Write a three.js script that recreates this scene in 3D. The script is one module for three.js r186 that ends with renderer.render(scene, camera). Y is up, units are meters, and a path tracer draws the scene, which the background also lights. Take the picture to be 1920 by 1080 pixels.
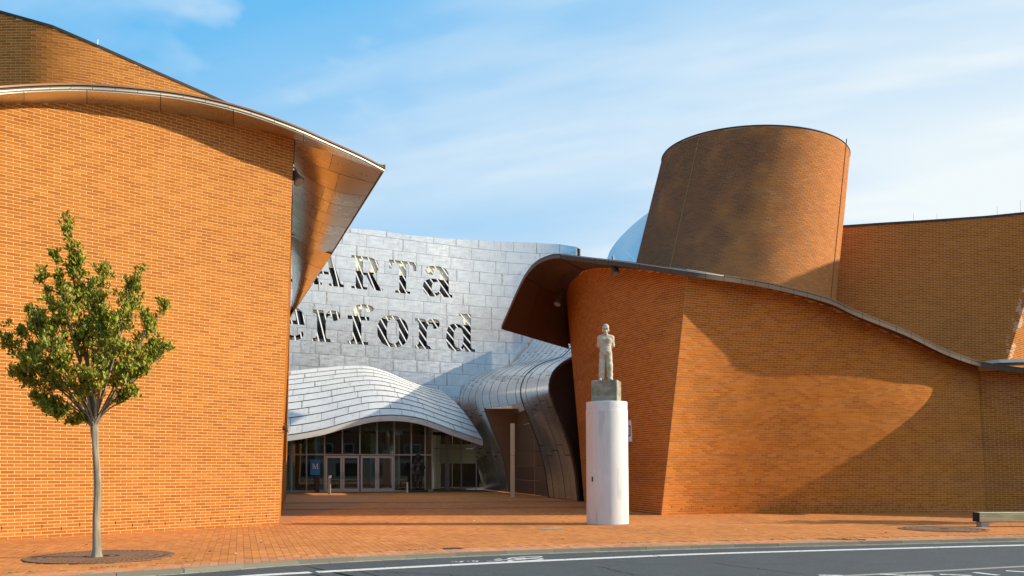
import * as THREE from 'three';
import { mergeGeometries, mergeVertices } from 'three/addons/utils/BufferGeometryUtils.js';
import { RoundedBoxGeometry } from 'three/addons/geometries/RoundedBoxGeometry.js';
import { MarchingCubes } from 'three/addons/objects/MarchingCubes.js';
import { FontLoader } from 'three/addons/loaders/FontLoader.js';
import { Brush, Evaluator, INTERSECTION, SUBTRACTION } from 'three-bvh-csg';

// ---------------------------------------------------------------- camera, sky, sun, exposure
const scene = new THREE.Scene();
const FOC = 1700, EYE = 1.6, HOR = 878;                       // lens in photo pixels, eye height, horizon row
const camera = new THREE.PerspectiveCamera(2 * Math.atan(540 / FOC) * 180 / Math.PI, 1920 / 1080, 0.1, 3000);
camera.position.set(0, EYE, 0); camera.lookAt(0, EYE, -10);
camera.setViewOffset(1920, 1080, 0, 540 - HOR, 1920, 1080);   // the lens is shifted up: uprights stay upright
const renderer = new THREE.WebGLRenderer({ antialias: true });
renderer.toneMapping = THREE.LinearToneMapping; renderer.toneMappingExposure = 1.75; renderer.shadowMap.enabled = true;

const SUN = new THREE.Vector3(0.91, 0.425, -0.005).normalize();
const sun = new THREE.DirectionalLight(new THREE.Color().setRGB(1.0, 0.87, 0.68), 4.1);
sun.position.copy(SUN).multiplyScalar(120); sun.target.position.set(0, 0, -35); sun.position.add(sun.target.position);
sun.castShadow = true; sun.shadow.mapSize.set(4096, 4096); sun.shadow.radius = 1.2;
Object.assign(sun.shadow.camera, { left: -60, right: 60, top: 60, bottom: -60, near: 1, far: 260 });
scene.add(sun, sun.target);

// ---------------------------------------------------------------- small helpers
function rng(seed) { let a = seed >>> 0; return () => { a = (a + 0x6D2B79F5) | 0; let t = Math.imul(a ^ (a >>> 15), 1 | a); t = (t + Math.imul(t ^ (t >>> 7), 61 | t)) ^ t; return ((t ^ (t >>> 14)) >>> 0) / 4294967296; }; }
const hash = (x, y, z = 0) => { let h = Math.imul(x | 0, 374761393) ^ Math.imul(y | 0, 668265263) ^ Math.imul(z | 0, 2147483647 - 40503); h = Math.imul(h ^ (h >>> 13), 1274126177); return ((h ^ (h >>> 16)) >>> 0) / 4294967296; };
const sm = (t) => t * t * (3 - 2 * t);
function noise(x, y, z = 0) {
  const i = Math.floor(x), j = Math.floor(y), k = Math.floor(z), u = sm(x - i), v = sm(y - j), w = sm(z - k);
  const L = (a, b, t) => a + (b - a) * t, q = (c) => L(L(hash(i, j, c), hash(i + 1, j, c), u), L(hash(i, j + 1, c), hash(i + 1, j + 1, c), u), v);
  return L(q(k), q(k + 1), w);
}
function fbm(x, y, z = 0, o = 4) { let s = 0, a = 0.5, n = 0; for (let i = 0; i < o; i++) { s += a * noise(x, y, z + i * 17); n += a; a *= 0.5; x *= 2.03; y *= 2.03; } return s / n; }
const clamp = (x, a = 0, b = 1) => Math.min(b, Math.max(a, x));
const step = (a, b, x) => sm(clamp((x - a) / (b - a)));
const lerp = (a, b, t) => a + (b - a) * t;
const V = (x, y, z) => new THREE.Vector3(x, y, z);
const P = (px, py, d) => V((px - 960) / FOC * d, EYE + (HOR - py) / FOC * d, -d);       // a photo pixel at a distance
const G = (px, py, y = 0) => { const d = (EYE - y) * FOC / (py - HOR); return V((px - 960) / FOC * d, y, -d); };  // a photo pixel on the ground
function interp(tab, x) {
  if (x <= tab[0][0]) return tab[0].slice(1);
  for (let i = 1; i < tab.length; i++) if (x <= tab[i][0]) { const t = (x - tab[i - 1][0]) / (tab[i][0] - tab[i - 1][0]); return tab[i].slice(1).map((b, k) => lerp(tab[i - 1][k + 1], b, t)); }
  return tab[tab.length - 1].slice(1);
}
const col = (r, g, b) => new THREE.Color().setRGB(r, g, b);
const std = (c, rough = 0.8, metal = 0, extra = {}) => new THREE.MeshStandardMaterial({ color: Array.isArray(c) ? col(...c) : c, roughness: rough, metalness: metal, ...extra });
const used = {};
function numbered(n) { const k = used[n] = (used[n] ?? -1) + 1; return k ? `${n}_${String(k).padStart(3, '0')}` : n; }
function thing(name, label, category, group) { const o = new THREE.Group(); o.name = numbered(name); o.userData = { label, category }; if (group) o.userData.group = group; scene.add(o); return o; }
function part(name, geo, mat, parent, label) { const m = new THREE.Mesh(geo, mat); m.name = name; if (label) m.userData.label = label; parent.add(m); return m; }
function solo(name, geo, mat, label, category, group) { const m = part(name, geo, mat, scene); m.name = numbered(name); m.userData = { label, category }; if (group) m.userData.group = group; return m; }
function struct(name, geo, mat) { const m = part(name, geo, mat, scene); m.userData.kind = 'structure'; return m; }
const box = (w, h, d, x = 0, y = 0, z = 0) => new THREE.BoxGeometry(w, h, d).translate(x, y, z);
const rbox = (w, h, d, r, x = 0, y = 0, z = 0) => new RoundedBoxGeometry(w, h, d, 2, r).translate(x, y, z);
const merge = (list) => mergeGeometries(list.map((g) => { const q = g.index ? g.toNonIndexed() : g; for (const k of Object.keys(q.attributes)) if (!['position', 'normal', 'uv'].includes(k)) q.deleteAttribute(k); return q; }));
// the separate shells of a non-indexed geometry
function pieces(g) {
  const p = g.attributes.position, n = p.count, par = Array.from({ length: n }, (_, i) => i), find = (a) => { while (par[a] !== a) a = par[a] = par[par[a]]; return a; }, seen = new Map();
  for (let i = 0; i < n; i++) { const k = [p.getX(i), p.getY(i), p.getZ(i)].map((x) => Math.round(x * 1e4)).join(); if (seen.has(k)) par[find(i)] = find(seen.get(k)); else seen.set(k, i); if (i % 3) par[find(i)] = find(i - (i % 3)); }
  const sets = new Map(); for (let i = 0; i < n; i += 3) { const r = find(i); (sets.get(r) ?? sets.set(r, []).get(r)).push(i, i + 1, i + 2); }
  return [...sets.values()].filter((a) => a.length > 9).map((a) => { const q = new THREE.BufferGeometry(); for (const [k, at] of Object.entries(g.attributes)) { const w = at.itemSize, v = []; for (const i of a) for (let c = 0; c < w; c++) v.push(at.array[i * w + c]); q.setAttribute(k, new THREE.Float32BufferAttribute(v, w)); } return q; });
}
// a beam of w x h section from a to b
function beam(a, b, w, h = w) {
  const L = a.distanceTo(b), g = new THREE.BoxGeometry(w, h, L), m = new THREE.Matrix4().lookAt(a, b, Math.abs(b.clone().sub(a).normalize().y) > 0.95 ? V(0, 0, 1) : V(0, 1, 0));
  return g.applyMatrix4(m.setPosition(a.clone().add(b).multiplyScalar(0.5)));
}
const tube = (pts, r, seg = 24, rad = 8) => new THREE.TubeGeometry(new THREE.CatmullRomCurve3(pts), seg, r, rad, false);
const curve = (list) => { const c = new THREE.CatmullRomCurve3(list.map((p) => (p.isVector3 ? p : P(...p))), false, 'centripetal'); return (t) => c.getPoint(clamp(t)); };
// a closed thin slab on the surface fn(u, v); thick goes against the normal (du x dv)
function slab(fn, u0, u1, v0, v1, nu, nv, thick, off = 0, offV1 = off) {
  const pos = [], uv = [], idx = [], n = (nu + 1) * (nv + 1), e = 1e-3;
  for (let s = 0; s < 2; s++) for (let j = 0; j <= nv; j++) for (let i = 0; i <= nu; i++) {
    const u = lerp(u0, u1, i / nu), v = lerp(v0, v1, j / nv), p = fn(u, v);
    const a = fn(u + e, v).sub(fn(u - e, v)), b = fn(u, v + e).sub(fn(u, v - e)), N = a.cross(b).normalize();
    p.addScaledVector(N, lerp(off, offV1, j / nv) - s * thick); pos.push(p.x, p.y, p.z); uv.push(i / nu, j / nv);
  }
  const w = nu + 1, quad = (a, b, c, d) => idx.push(a, b, c, a, c, d);
  for (let j = 0; j < nv; j++) for (let i = 0; i < nu; i++) { const a = j * w + i; quad(a, a + 1, a + 1 + w, a + w); quad(n + a, n + a + w, n + a + 1 + w, n + a + 1); }
  for (let i = 0; i < nu; i++) { quad(i + 1, i, n + i, n + i + 1); const a = nv * w + i; quad(a, a + 1, n + a + 1, n + a); }
  for (let j = 0; j < nv; j++) { const a = j * w; quad(a, a + w, n + a + w, n + a); const b = a + nu; quad(b + w, b, n + b, n + b + w); }
  const g = new THREE.BufferGeometry(); g.setAttribute('position', new THREE.Float32BufferAttribute(pos, 3)); g.setAttribute('uv', new THREE.Float32BufferAttribute(uv, 2)); g.setIndex(idx);
  const q = g.toNonIndexed(); q.computeVertexNormals(); return smoothByAngle(q);
}
function smoothByAngle(g, cos = 0.8) {     // share normals across faces that nearly line up
  const p = g.attributes.position, nn = g.attributes.normal, map = new Map(), out = new Float32Array(p.count * 3);
  const key = (i) => `${Math.round(p.getX(i) * 2e3)},${Math.round(p.getY(i) * 2e3)},${Math.round(p.getZ(i) * 2e3)}`;
  for (let i = 0; i < p.count; i++) { const k = key(i); (map.get(k) ?? map.set(k, []).get(k)).push(i); }
  for (let i = 0; i < p.count; i++) { let x = 0, y = 0, z = 0; const a = nn.getX(i), b = nn.getY(i), c = nn.getZ(i);
    for (const j of map.get(key(i))) { const d = a * nn.getX(j) + b * nn.getY(j) + c * nn.getZ(j); if (d > cos) { x += nn.getX(j); y += nn.getY(j); z += nn.getZ(j); } }
    const l = Math.hypot(x, y, z) || 1; out[3 * i] = x / l; out[3 * i + 1] = y / l; out[3 * i + 2] = z / l; }
  g.setAttribute('normal', new THREE.BufferAttribute(out, 3)); return g;
}
// a flat ribbon on the ground between two lists of points
function ribbon(A, B, y) {
  const pos = [], uv = [], idx = []; A.forEach((a, i) => { pos.push(a.x, y, a.z, B[i].x, y, B[i].z); uv.push(a.x, -a.z, B[i].x, -B[i].z); if (i) { const k = 2 * i; idx.push(k - 2, k, k - 1, k, k + 1, k - 1); } });
  const g = new THREE.BufferGeometry(); g.setAttribute('position', new THREE.Float32BufferAttribute(pos, 3)); g.setAttribute('uv', new THREE.Float32BufferAttribute(uv, 2)); g.setIndex(idx); g.computeVertexNormals();
  if (g.attributes.normal.getY(0) < 0) { for (let i = 0; i < idx.length; i += 3) [idx[i], idx[i + 1]] = [idx[i + 1], idx[i]]; g.setIndex(idx); g.computeVertexNormals(); }
  return g;
}
function texture(n, fn, srgb = true, m = n) {
  const a = new Uint8Array(n * m * 4); for (let j = 0; j < m; j++) for (let i = 0; i < n; i++) { const c = fn(i / n, j / m), k = (j * n + i) * 4; for (let q = 0; q < 3; q++) a[k + q] = clamp(Array.isArray(c) ? c[q] : c) * 255; a[k + 3] = 255; }
  const t = new THREE.DataTexture(a, n, m); t.wrapS = t.wrapT = THREE.RepeatWrapping; t.magFilter = THREE.LinearFilter; t.minFilter = THREE.LinearMipmapLinearFilter; t.generateMipmaps = true; if (srgb) t.colorSpace = THREE.SRGBColorSpace; t.needsUpdate = true; return t;
}
const tileNoise = (u, v, f, z = 0) => { const w = (x, y) => noise(x, y, z), x = u * f, y = v * f, a = sm(u), b = sm(v); return lerp(lerp(w(x, y), w(x - f, y), a), lerp(w(x, y - f), w(x - f, y - f), a), b); };

// ---------------------------------------------------------------- sky
{
  const W = 3072, H = 1536, a = new Float32Array(W * H * 4), sh = Math.hypot(SUN.x, SUN.z);
  const cd = P(520, -30, 1).sub(V(0, EYE, 0)).normalize();
  for (let j = 0; j < H; j++) for (let i = 0; i < W; i++) {
    const el = (((j + 0.5) / H) - 0.5) * Math.PI, az = (((i + 0.5) / W) - 0.5) * 2 * Math.PI, y = Math.sin(el), c = Math.cos(el), x = c * Math.cos(az), z = c * Math.sin(az);
    if (y < -0.02) { const k = (j * W + i) * 4; a[k] = 0.27; a[k + 1] = 0.3; a[k + 2] = 0.33; a[k + 3] = 1; continue; }
    const toSun = (x * SUN.x + z * SUN.z) / (sh * Math.max(c, 1e-3));
    const q = Math.max(y, 0) + 0.16, X = x / q, Z = z / q;
    const streak = fbm(X * 0.9 + Z * 0.5 + 7, Z * 2.6 - X * 0.9 + 3, 5, 6), puff = fbm(X * 3.6 + Z * 0.8 + 5.3, Z * 4.2 + 2.6, 8, 7), wisp = fbm(X * 1.6 + Z * 2.2 + 4, Z * 8.5 - X * 3.4 + 2, 13, 6);
    let w = Math.max(Math.exp(-((Math.max(y, 0) / 0.36) ** 2.4)), 0.14 + 0.2 * step(0.5, 0.75, y)) + 0.58 * c * Math.tanh(1.5 * toSun);      // whiter low and towards the sun; paler overhead, added for fill light
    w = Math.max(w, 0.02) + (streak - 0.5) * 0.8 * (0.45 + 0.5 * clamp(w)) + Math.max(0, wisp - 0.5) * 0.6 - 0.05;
    const near = Math.acos(clamp(x * cd.x + y * cd.y + z * cd.z, -1, 1));
    w += Math.exp(-((near / 0.12) ** 2)) * Math.max(0, puff - 0.42) * 4;
    w += Math.max(0, fbm(X * 1.3 + 31, Z * 1.5 + 12, 2, 4) - 0.62) * 1.2;
    w = clamp(w, 0, 1.05);
    const b = [0.1, 0.335, 0.585], t = [0.55, 0.605, 0.635], k = (j * W + i) * 4, dn = y < 0 ? 0.55 : 1;
    for (let n = 0; n < 3; n++) a[k + n] = lerp(b[n], t[n], w) * dn * 0.88;
    a[k + 3] = 1;
  }
  const t = new THREE.DataTexture(a, W, H, THREE.RGBAFormat, THREE.FloatType); t.mapping = THREE.EquirectangularReflectionMapping; t.magFilter = t.minFilter = THREE.LinearFilter; t.needsUpdate = true;
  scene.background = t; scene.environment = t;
}

// ---------------------------------------------------------------- materials
const steelTex = [0, 1, 2, 3].map((s) => texture(192, (u, v) => {
  let g = 0.93 + (fbm(u * 3 + s * 9, v * 40, s, 3) - 0.5) * 0.05 + (fbm(u * 4 + s * 5, v * 4, 3 + s, 4) - 0.5) * 0.07;
  const run = Math.max(0, noise(u * 26 + s * 40, v * 1.5, s) - 0.72) * (0.35 + 0.65 * noise(u * 8, v * 5, s + 4)), edge = u < 0.035 ? noise(u * 60, v * 6, s * 3) * 0.55 : 0;   // rust runs and dirty joints
  const d = run * 0.7 + edge * (s % 2); return [g - d * 0.5, g - d * 0.62, g + 0.01 - d * 0.78];
}));
const steelRough = texture(128, (u, v) => 0.62 + 0.3 * (fbm(u * 6, v * 6, 3, 4) - 0.3), false);
const STEEL = steelTex.map((t, i) => std([0.74, 0.76, 0.77], 0.46 + i * 0.015, 0.96, { map: t, roughnessMap: steelRough }));
const CANOPY = steelTex.map((t, i) => std([0.8, 0.8, 0.78], 0.75 + i * 0.02, 0.4, { map: t, roughnessMap: steelRough }));
const HULL = steelTex.map((t, i) => std([0.84, 0.83, 0.81], 0.3 + i * 0.015, 0.92, { map: t, roughnessMap: steelRough }));
const BRONZE = [[0.74, 0.7, 0.56], [0.7, 0.66, 0.52], [0.78, 0.74, 0.6]].map((c, i) => std(c, 0.42 + i * 0.03, 0.85, { roughnessMap: steelRough }));
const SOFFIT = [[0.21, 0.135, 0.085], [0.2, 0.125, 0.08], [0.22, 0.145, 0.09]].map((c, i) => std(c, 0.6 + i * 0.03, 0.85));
const M = {
  warmMortar: std([0.66, 0.37, 0.17], 0.95), mortar: std([0.7, 0.5, 0.28], 0.95), darkMortar: std([0.36, 0.2, 0.1], 0.95), weep: std([0.015, 0.01, 0.008], 0.9),
  copper: std([0.19, 0.115, 0.07], 0.55, 0.7), trim: std([0.48, 0.43, 0.36], 0.42, 1), fascia: std([0.1, 0.065, 0.042], 0.75, 0.2), dullTrim: std([0.4, 0.38, 0.35], 0.5, 0.8), darkTrim: std([0.06, 0.045, 0.035], 0.6, 0.5),
  frame: std([0.42, 0.43, 0.44], 0.4, 0.7), glass: new THREE.MeshPhysicalMaterial({ color: col(0.72, 0.8, 0.76), roughness: 0.015, transmission: 1, thickness: 0, ior: 1.6 }),
  cream: std([0.62, 0.6, 0.5], 0.85), black: std([0.012, 0.012, 0.013], 0.5), darkGlass: std([0.025, 0.032, 0.04], 0.06), white: std([0.78, 0.78, 0.77], 0.6),
};

// ---------------------------------------------------------------- brick walls: bricks laid course by course on a bent wall
const BL = 0.285, BH = 0.0775, JT = 0.013, matCache = new Map();
const brickGeo = (() => { const g = new THREE.BoxGeometry(1, 1, 1).toNonIndexed(), keep = []; const p = g.attributes.position, n = g.attributes.normal, u = g.attributes.uv; for (let i = 0; i < p.count; i++) if (n.getZ(i) > -0.5) keep.push(i);
  const q = new THREE.BufferGeometry(); for (const [k, at, w] of [['position', p, 3], ['normal', n, 3], ['uv', u, 2]]) { const a = []; for (const i of keep) for (let c = 0; c < w; c++) a.push(at.array[i * w + c]); q.setAttribute(k, new THREE.Float32BufferAttribute(a, w)); } return q; })();
const dull = (c) => new THREE.MeshPhysicalMaterial({ color: c, roughness: 0.85, specularIntensity: 0.14 });
const brickMat = dull(col(1, 1, 1));
const matFor = (c) => { const k = [c.r, c.g, c.b].map((x) => Math.round(x * 50)).join(); if (!matCache.has(k)) matCache.set(k, dull(c.clone())); return matCache.get(k); };
const BRICK = [[0.42, 0.147, 0.02], [0.4, 0.136, 0.018], [0.45, 0.163, 0.025], [0.38, 0.13, 0.017], [0.43, 0.152, 0.022], [0.36, 0.116, 0.016]];
// base(t) -> [X, d], top(t) -> [X, d, Y]; side +1 if the outside is on the right hand of (along x up)
function brickWall(o) {
  const { parent, name, base, top, y0 = 0, seed, tint, mortar = M.mortar, thick = 0.07, singles = 300, weeps = 0, nt = 150, tone = 1, phase = 0 } = o;
  const pos = (t, y) => { const b = base(t), c = top(t), f = clamp((y - y0) / Math.max(0.05, c[2] - y0), 0, 1.2); return V(lerp(b[0], c[0], f), y, -lerp(b[1], c[1], f)); };
  const surf = (t, f) => pos(clamp(t), y0 + f * (top(clamp(t))[2] - y0));
  const probe = surf(0.5, 0.5), pn = surf(0.501, 0.5).sub(probe).cross(surf(0.5, 0.501).sub(probe)), out = o.out ?? V(0, EYE, 0).sub(probe), sign = pn.dot(out) > 0 ? 1 : -1;
  const fn = sign > 0 ? surf : (t, f) => surf(1 - t, f);
  const wall = part(name, slab(fn, 0, 1, 0, 1, nt, 24, thick), mortar, parent), r = rng(seed), all = [], holes = [];
  const yMax = Math.max(...Array.from({ length: 41 }, (_, i) => top(i / 40)[2])), N = 90;
  const m = new THREE.Matrix4();
  for (let k = 0, y = y0 + BH / 2; y < yMax; k++, y += BH) {
    const line = [], len = [0]; for (let i = 0; i <= N; i++) { line.push(pos(i / N, y)); if (i) len.push(len[i - 1] + line[i].distanceTo(line[i - 1])); }
    const total = len[N]; let seg = 0; const at = (s) => { s = clamp(s, 0, total); while (seg > 0 && len[seg] > s) seg--; while (seg < N - 1 && len[seg + 1] < s) seg++; return (seg + (s - len[seg]) / Math.max(1e-6, len[seg + 1] - len[seg])) / N; };
    const rev = o.fromEnd, first = phase + (k % 2 ? BL / 2 : 0) - BL;
    for (let s = first, q = 0; s < total; s += BL, q++) {
      let a = Math.max(0, s + JT / 2), b = Math.min(total, s + BL - JT / 2); if (b - a < 0.02) continue;
      if (rev) [a, b] = [total - b, total - a];
      const t = at((a + b) / 2), tp = top(t)[2]; if (y + BH * 0.4 > tp) continue;
      const A = pos(at(a), y), B = pos(at(b), y), p = A.clone().add(B).multiplyScalar(0.5);
      const tx = B.clone().sub(A); const L = tx.length(); tx.normalize(); const up = pos(t, y + 0.02).sub(pos(t, y - 0.02)); const slant = up.length() / 0.04; up.normalize();
      let nz = tx.clone().cross(up).normalize(); if (sign < 0) { nz.negate(); tx.negate(); } const ty = nz.clone().cross(tx).normalize();
      const proud = 0.0035 + (r() - 0.5) * 0.002 + Math.max(0, pos(t, y).sub(p).dot(nz)), h = (BH - JT) * slant;
      m.makeBasis(tx.clone().multiplyScalar(L), ty.multiplyScalar(h), nz.clone().multiplyScalar(0.04)).setPosition(p.clone().addScaledVector(nz, proud - 0.02));
      const c = BRICK[Math.floor(r() * BRICK.length)], f = tone * (0.93 + r() * 0.12), color = col(c[0] * f, c[1] * f, c[2] * f); if (tint) tint(color, p, t, y, r());
      const px = 960 + FOC * p.x / -p.z, py = HOR - FOC * (p.y - EYE) / -p.z;
      all.push({ m: m.clone(), color, d: (px > -5 && px < 1925 && py > -5 && py < 1085 && nz.dot(V(0, EYE, 0).sub(p)) > 0) ? p.distanceTo(V(0, EYE, 0)) : 1e6 + p.length() });
      if (weeps && (k === 2 || k === 3) && q % 3 === (k === 2 ? 0 : 1)) { const e = pos(at(rev ? a : b), y); holes.push(box(JT + 0.006, BH * 0.95, 0.02).applyMatrix4(new THREE.Matrix4().makeBasis(tx, ty.clone().normalize(), nz).setPosition(e.addScaledVector(tx, JT / 2).addScaledVector(nz, -0.004)))); }
    }
  }
  all.sort((a, b) => a.d - b.d);
  const few = all.slice(0, singles), rest = all.slice(singles);
  for (const b of few) { const e = part('brick', brickGeo, matFor(b.color), wall); e.applyMatrix4(b.m); }
  if (rest.length) { const im = new THREE.InstancedMesh(brickGeo, brickMat, rest.length); im.name = 'brickwork'; im.userData.kind = 'stuff'; rest.forEach((b, i) => { im.setMatrixAt(i, b.m); im.setColorAt(i, b.color); }); wall.add(im); }
  for (const g of holes) part('weep_hole', g, M.weep, wall);
  return { wall, pos };
}
const plan = (list) => { const c = new THREE.CatmullRomCurve3(list.map((p) => V(p[0], 0, p[1])), false, 'centripetal'); return (t) => { const p = c.getPoint(clamp(t)); return [p.x, p.z]; }; };
const line = (a, b) => (t) => [lerp(a[0], b[0], t), lerp(a[1], b[1], t)];
const withTop = (pl, pix, lift = 0) => (t) => { const [X, d] = pl(t), px = 960 + FOC * X / d; return [X, d, EYE + (HOR - interp(pix, px)[0]) / FOC * d + lift]; };

// ---------------------------------------------------------------- ground, road, plaza
const KERB = [[-22, 3.5], [-14, 8.2], [-9.2, 11.6], [-5.56, 14.17], [-3.7, 15.72], [-0.61, 17.3], [3.75, 18.76], [6.13, 19.35], [11.7, 20.76], [18, 22.2], [30, 25], [60, 32]];
const kerbCurve = new THREE.CatmullRomCurve3(KERB.map((p) => V(p[0], 0, -p[1])), false, 'centripetal');
const KL = kerbCurve.getLength(), kerbAt = (s, off = 0) => { const u = clamp(s / KL), p = kerbCurve.getPointAt(u), t = kerbCurve.getTangentAt(u), n = V(-t.z, 0, t.x); if (n.z < 0) n.negate(); return p.addScaledVector(n, off); };   // off > 0: towards the road
const kerbS = []; for (let s = 0; s <= KL; s += 0.5) kerbS.push(s);
const RY = -0.055;
{
  const asphalt = texture(512, (u, v) => { const g = 0.34 + (hash(Math.floor(u * 512), Math.floor(v * 512), 1) - 0.5) * 0.17 + (tileNoise(u, v, 60) - 0.5) * 0.1 + (tileNoise(u, v, 5, 4) - 0.5) * 0.05; const s = hash(Math.floor(u * 512), Math.floor(v * 512), 9) > 0.985 ? 0.2 : 0; return [g + s, g + 0.022 + s, g + 0.035 + s]; });
  const roadMap = asphalt.clone(); roadMap.repeat.set(0.5, 0.5); roadMap.needsUpdate = true;
  struct('ground', new THREE.CircleGeometry(900, 48).rotateX(-Math.PI / 2).translate(0, -0.09, 0), std([0.16, 0.15, 0.11], 0.95));
  const far = kerbS.map((s) => kerbAt(s, 16));
  struct('road', ribbon(kerbS.map((s) => kerbAt(s, 0.1)), far, RY), std([0.46, 0.5, 0.52], 0.82, 0, { map: roadMap, bumpMap: roadMap, bumpScale: 0.006 }));
  struct('pavement', ribbon(kerbS.map((s) => kerbAt(s, 16)), kerbS.map((s) => kerbAt(s, 26)), -0.02), std([0.3, 0.27, 0.24], 0.9)).name = 'far_pavement';
  // plaza bed: sand joints under the clay pavers
  const back = kerbS.map((s) => { const p = kerbAt(s); return V(p.x * 1.6, 0, -95); });
  const clay = texture(256, (u, v) => { const g = tileNoise(u, v, 40) * 0.2 + tileNoise(u, v, 6, 3) * 0.25; return [0.66 + g * 0.3, 0.43 + g * 0.26, 0.26 + g * 0.2]; });
  const clayMap = clay.clone(); clayMap.repeat.set(0.7, 0.7); clayMap.needsUpdate = true;
  const plaza = struct('plaza', ribbon(kerbS.map((s) => kerbAt(s, 0)), back, -0.004), std([0.75, 0.75, 0.7], 0.9, 0, { map: clayMap }));
  // pavers
  const ax = V(1, 0, -0.3).normalize(), ad = V(-0.3, 0, -1).normalize(), PW = 0.14, PD = 0.28, gap = 0.007, list = [], r = rng(71);
  const geo = new THREE.BoxGeometry(PW - gap, 0.03, PD - gap);
  const kd = []; for (let s = 0; s <= KL; s += 0.25) { const p = kerbAt(s); kd.push([p.x, -p.z]); }
  const m = new THREE.Matrix4(), tones = [[0.47, 0.185, 0.06], [0.44, 0.165, 0.054], [0.5, 0.205, 0.07], [0.46, 0.178, 0.064], [0.49, 0.195, 0.058]];
  for (let i = -150; i < 260; i++) for (let j = 20; j < 270; j++) {
    const p = ax.clone().multiplyScalar(i * PW).addScaledVector(ad, (j + (i & 1) * 0.5) * PD), d = -p.z; if (d < 13 || d > 66) continue;
    const px = 960 + FOC * p.x / d; if (px < -60 || px > 1980) continue;
    const k = interp(kd, p.x)[0]; if (d < k + 0.1) continue; if (d > 33 && (p.x > 4.6 || p.x < -16)) continue; if (d > 62.5 + p.x * 0) continue;
    if (p.x < -6.9 && d > 26.3 + (p.x + 6.6) * 1.15 && d < 55) continue;
    if (Math.abs(d - k - 1.02) < 0.06) continue;                                             // the long mossy joint beside the kerb
    if ((p.x + 7.41) ** 2 + (d - 16.35) ** 2 < 1.24 ** 2 || (p.x - 11.3) ** 2 + (d - 23.75) ** 2 < 1.08 ** 2 || (p.x - 1.0) ** 2 + (d - 23.9) ** 2 < 0.3 ** 2) continue;
    m.makeBasis(ax, V(0, 1, 0), ad.clone().negate()).setPosition(p.x, -0.0135 + (r() - 0.5) * 0.003, p.z);
    const c = tones[Math.floor(r() * 5)], patch = 0.9 + 0.34 * fbm(p.x * 0.7, d * 0.7, 3, 3), f = patch * (0.92 + r() * 0.16), edge = d - k < 1.02 ? 1 : 0;
    list.push({ m: m.clone(), color: col(c[0] * f, c[1] * f * (1 + 0.14 * edge), c[2] * f * (1 + 0.7 * edge)), d: (px > 0 && px < 1920 && HOR + FOC * EYE / d < 1080) ? d : 1e6 });
  }
  list.sort((a, b) => a.d - b.d);
  for (const b of list.slice(0, 300)) part('paver', geo, matFor(b.color), plaza).applyMatrix4(b.m);
  const rest = list.slice(300), im = new THREE.InstancedMesh(geo, brickMat, rest.length); im.name = 'paving'; im.userData.kind = 'stuff'; rest.forEach((b, i) => { im.setMatrixAt(i, b.m); im.setColorAt(i, b.color); }); plaza.add(im);
  // moss in the long joint and a few crumbs of leaf litter
  const moss = []; for (let s = 8; s < 40; s += 0.09) if (noise(s * 1.3, 2, 5) > 0.42) { const p = kerbAt(s, -1.02); moss.push(new THREE.IcosahedronGeometry(0.012 + r() * 0.022, 0).scale(1.6, 0.45, 1).translate(p.x + (r() - 0.5) * 0.05, 0.001, p.z + (r() - 0.5) * 0.03)); }
  const mo = part('moss', merge(moss), std([0.17, 0.17, 0.03], 0.95), plaza); mo.userData.kind = 'stuff';
  const crumbs = [[], []]; for (let i = 0; i < 260; i++) { const d = 15 + r() * 14, x = (r() - 0.5) * 1.1 * d; if (d < interp(kd, x)[0] + 0.3 || x < -6.6 && d > 26 + (x + 6.6)) continue; crumbs[i % 3 ? 0 : 1].push(new THREE.CircleGeometry(0.012 + r() * 0.026, 5).rotateX(-Math.PI / 2 + (r() - 0.5) * 0.7).rotateY(r() * 6).translate(x, 0.012, -d)); }
  crumbs.forEach((g, i) => { const c = solo('leaf_litter', merge(g), std(i ? [0.62, 0.5, 0.32] : [0.2, 0.1, 0.035], 0.9, 0, { side: THREE.DoubleSide }), i ? 'pale crumbs scattered over the orange paving' : 'brown leaf crumbs scattered over the orange paving', 'litter'); c.userData.kind = 'stuff'; });
  const drainM = std([0.13, 0.07, 0.04], 0.9);
  for (const [A, B] of [[[528, 943], [1098, 940]], [[526, 955.5], [1098, 951]]]) part('drain_line', ribbon([G(A[0], A[1]), G(B[0], B[1])], [G(A[0], A[1] + 0.75), G(B[0], B[1] + 0.75)], 0.008), drainM, plaza);
  // kerb stones and gutter stones
  const kerb = thing('kerb', 'grey stone kerb curving between the road and the orange paving', 'kerb'); kerb.userData.kind = 'structure';
  const kMats = [[0.2, 0.19, 0.145], [0.17, 0.165, 0.13], [0.22, 0.205, 0.155]].map((c) => std(c, 0.9)), gMats = [[0.27, 0.26, 0.22], [0.24, 0.23, 0.2], [0.3, 0.285, 0.24]].map((c) => std(c, 0.9));
  let kn = 0; for (let s = 9; s < 47; s += 1) { const a = kerbAt(s + 0.004, 0.07), b = kerbAt(s + 0.996, 0.07); part('kerb_stone', beam(a, b, 0.14, 0.12).translate(0, -0.055 + 0.012 + (r() - 0.5) * 0.006, 0), kMats[kn++ % 3], kerb); }
  for (let s = 9; s < 47; s += 0.33) { const a = kerbAt(s + 0.006, 0.2), b = kerbAt(s + 0.324, 0.2); part('gutter_stone', beam(a, b, 0.11, 0.06).translate(0, RY - 0.03 + 0.008 + (r() - 0.5) * 0.004, 0), gMats[kn++ % 3], kerb); }
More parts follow.
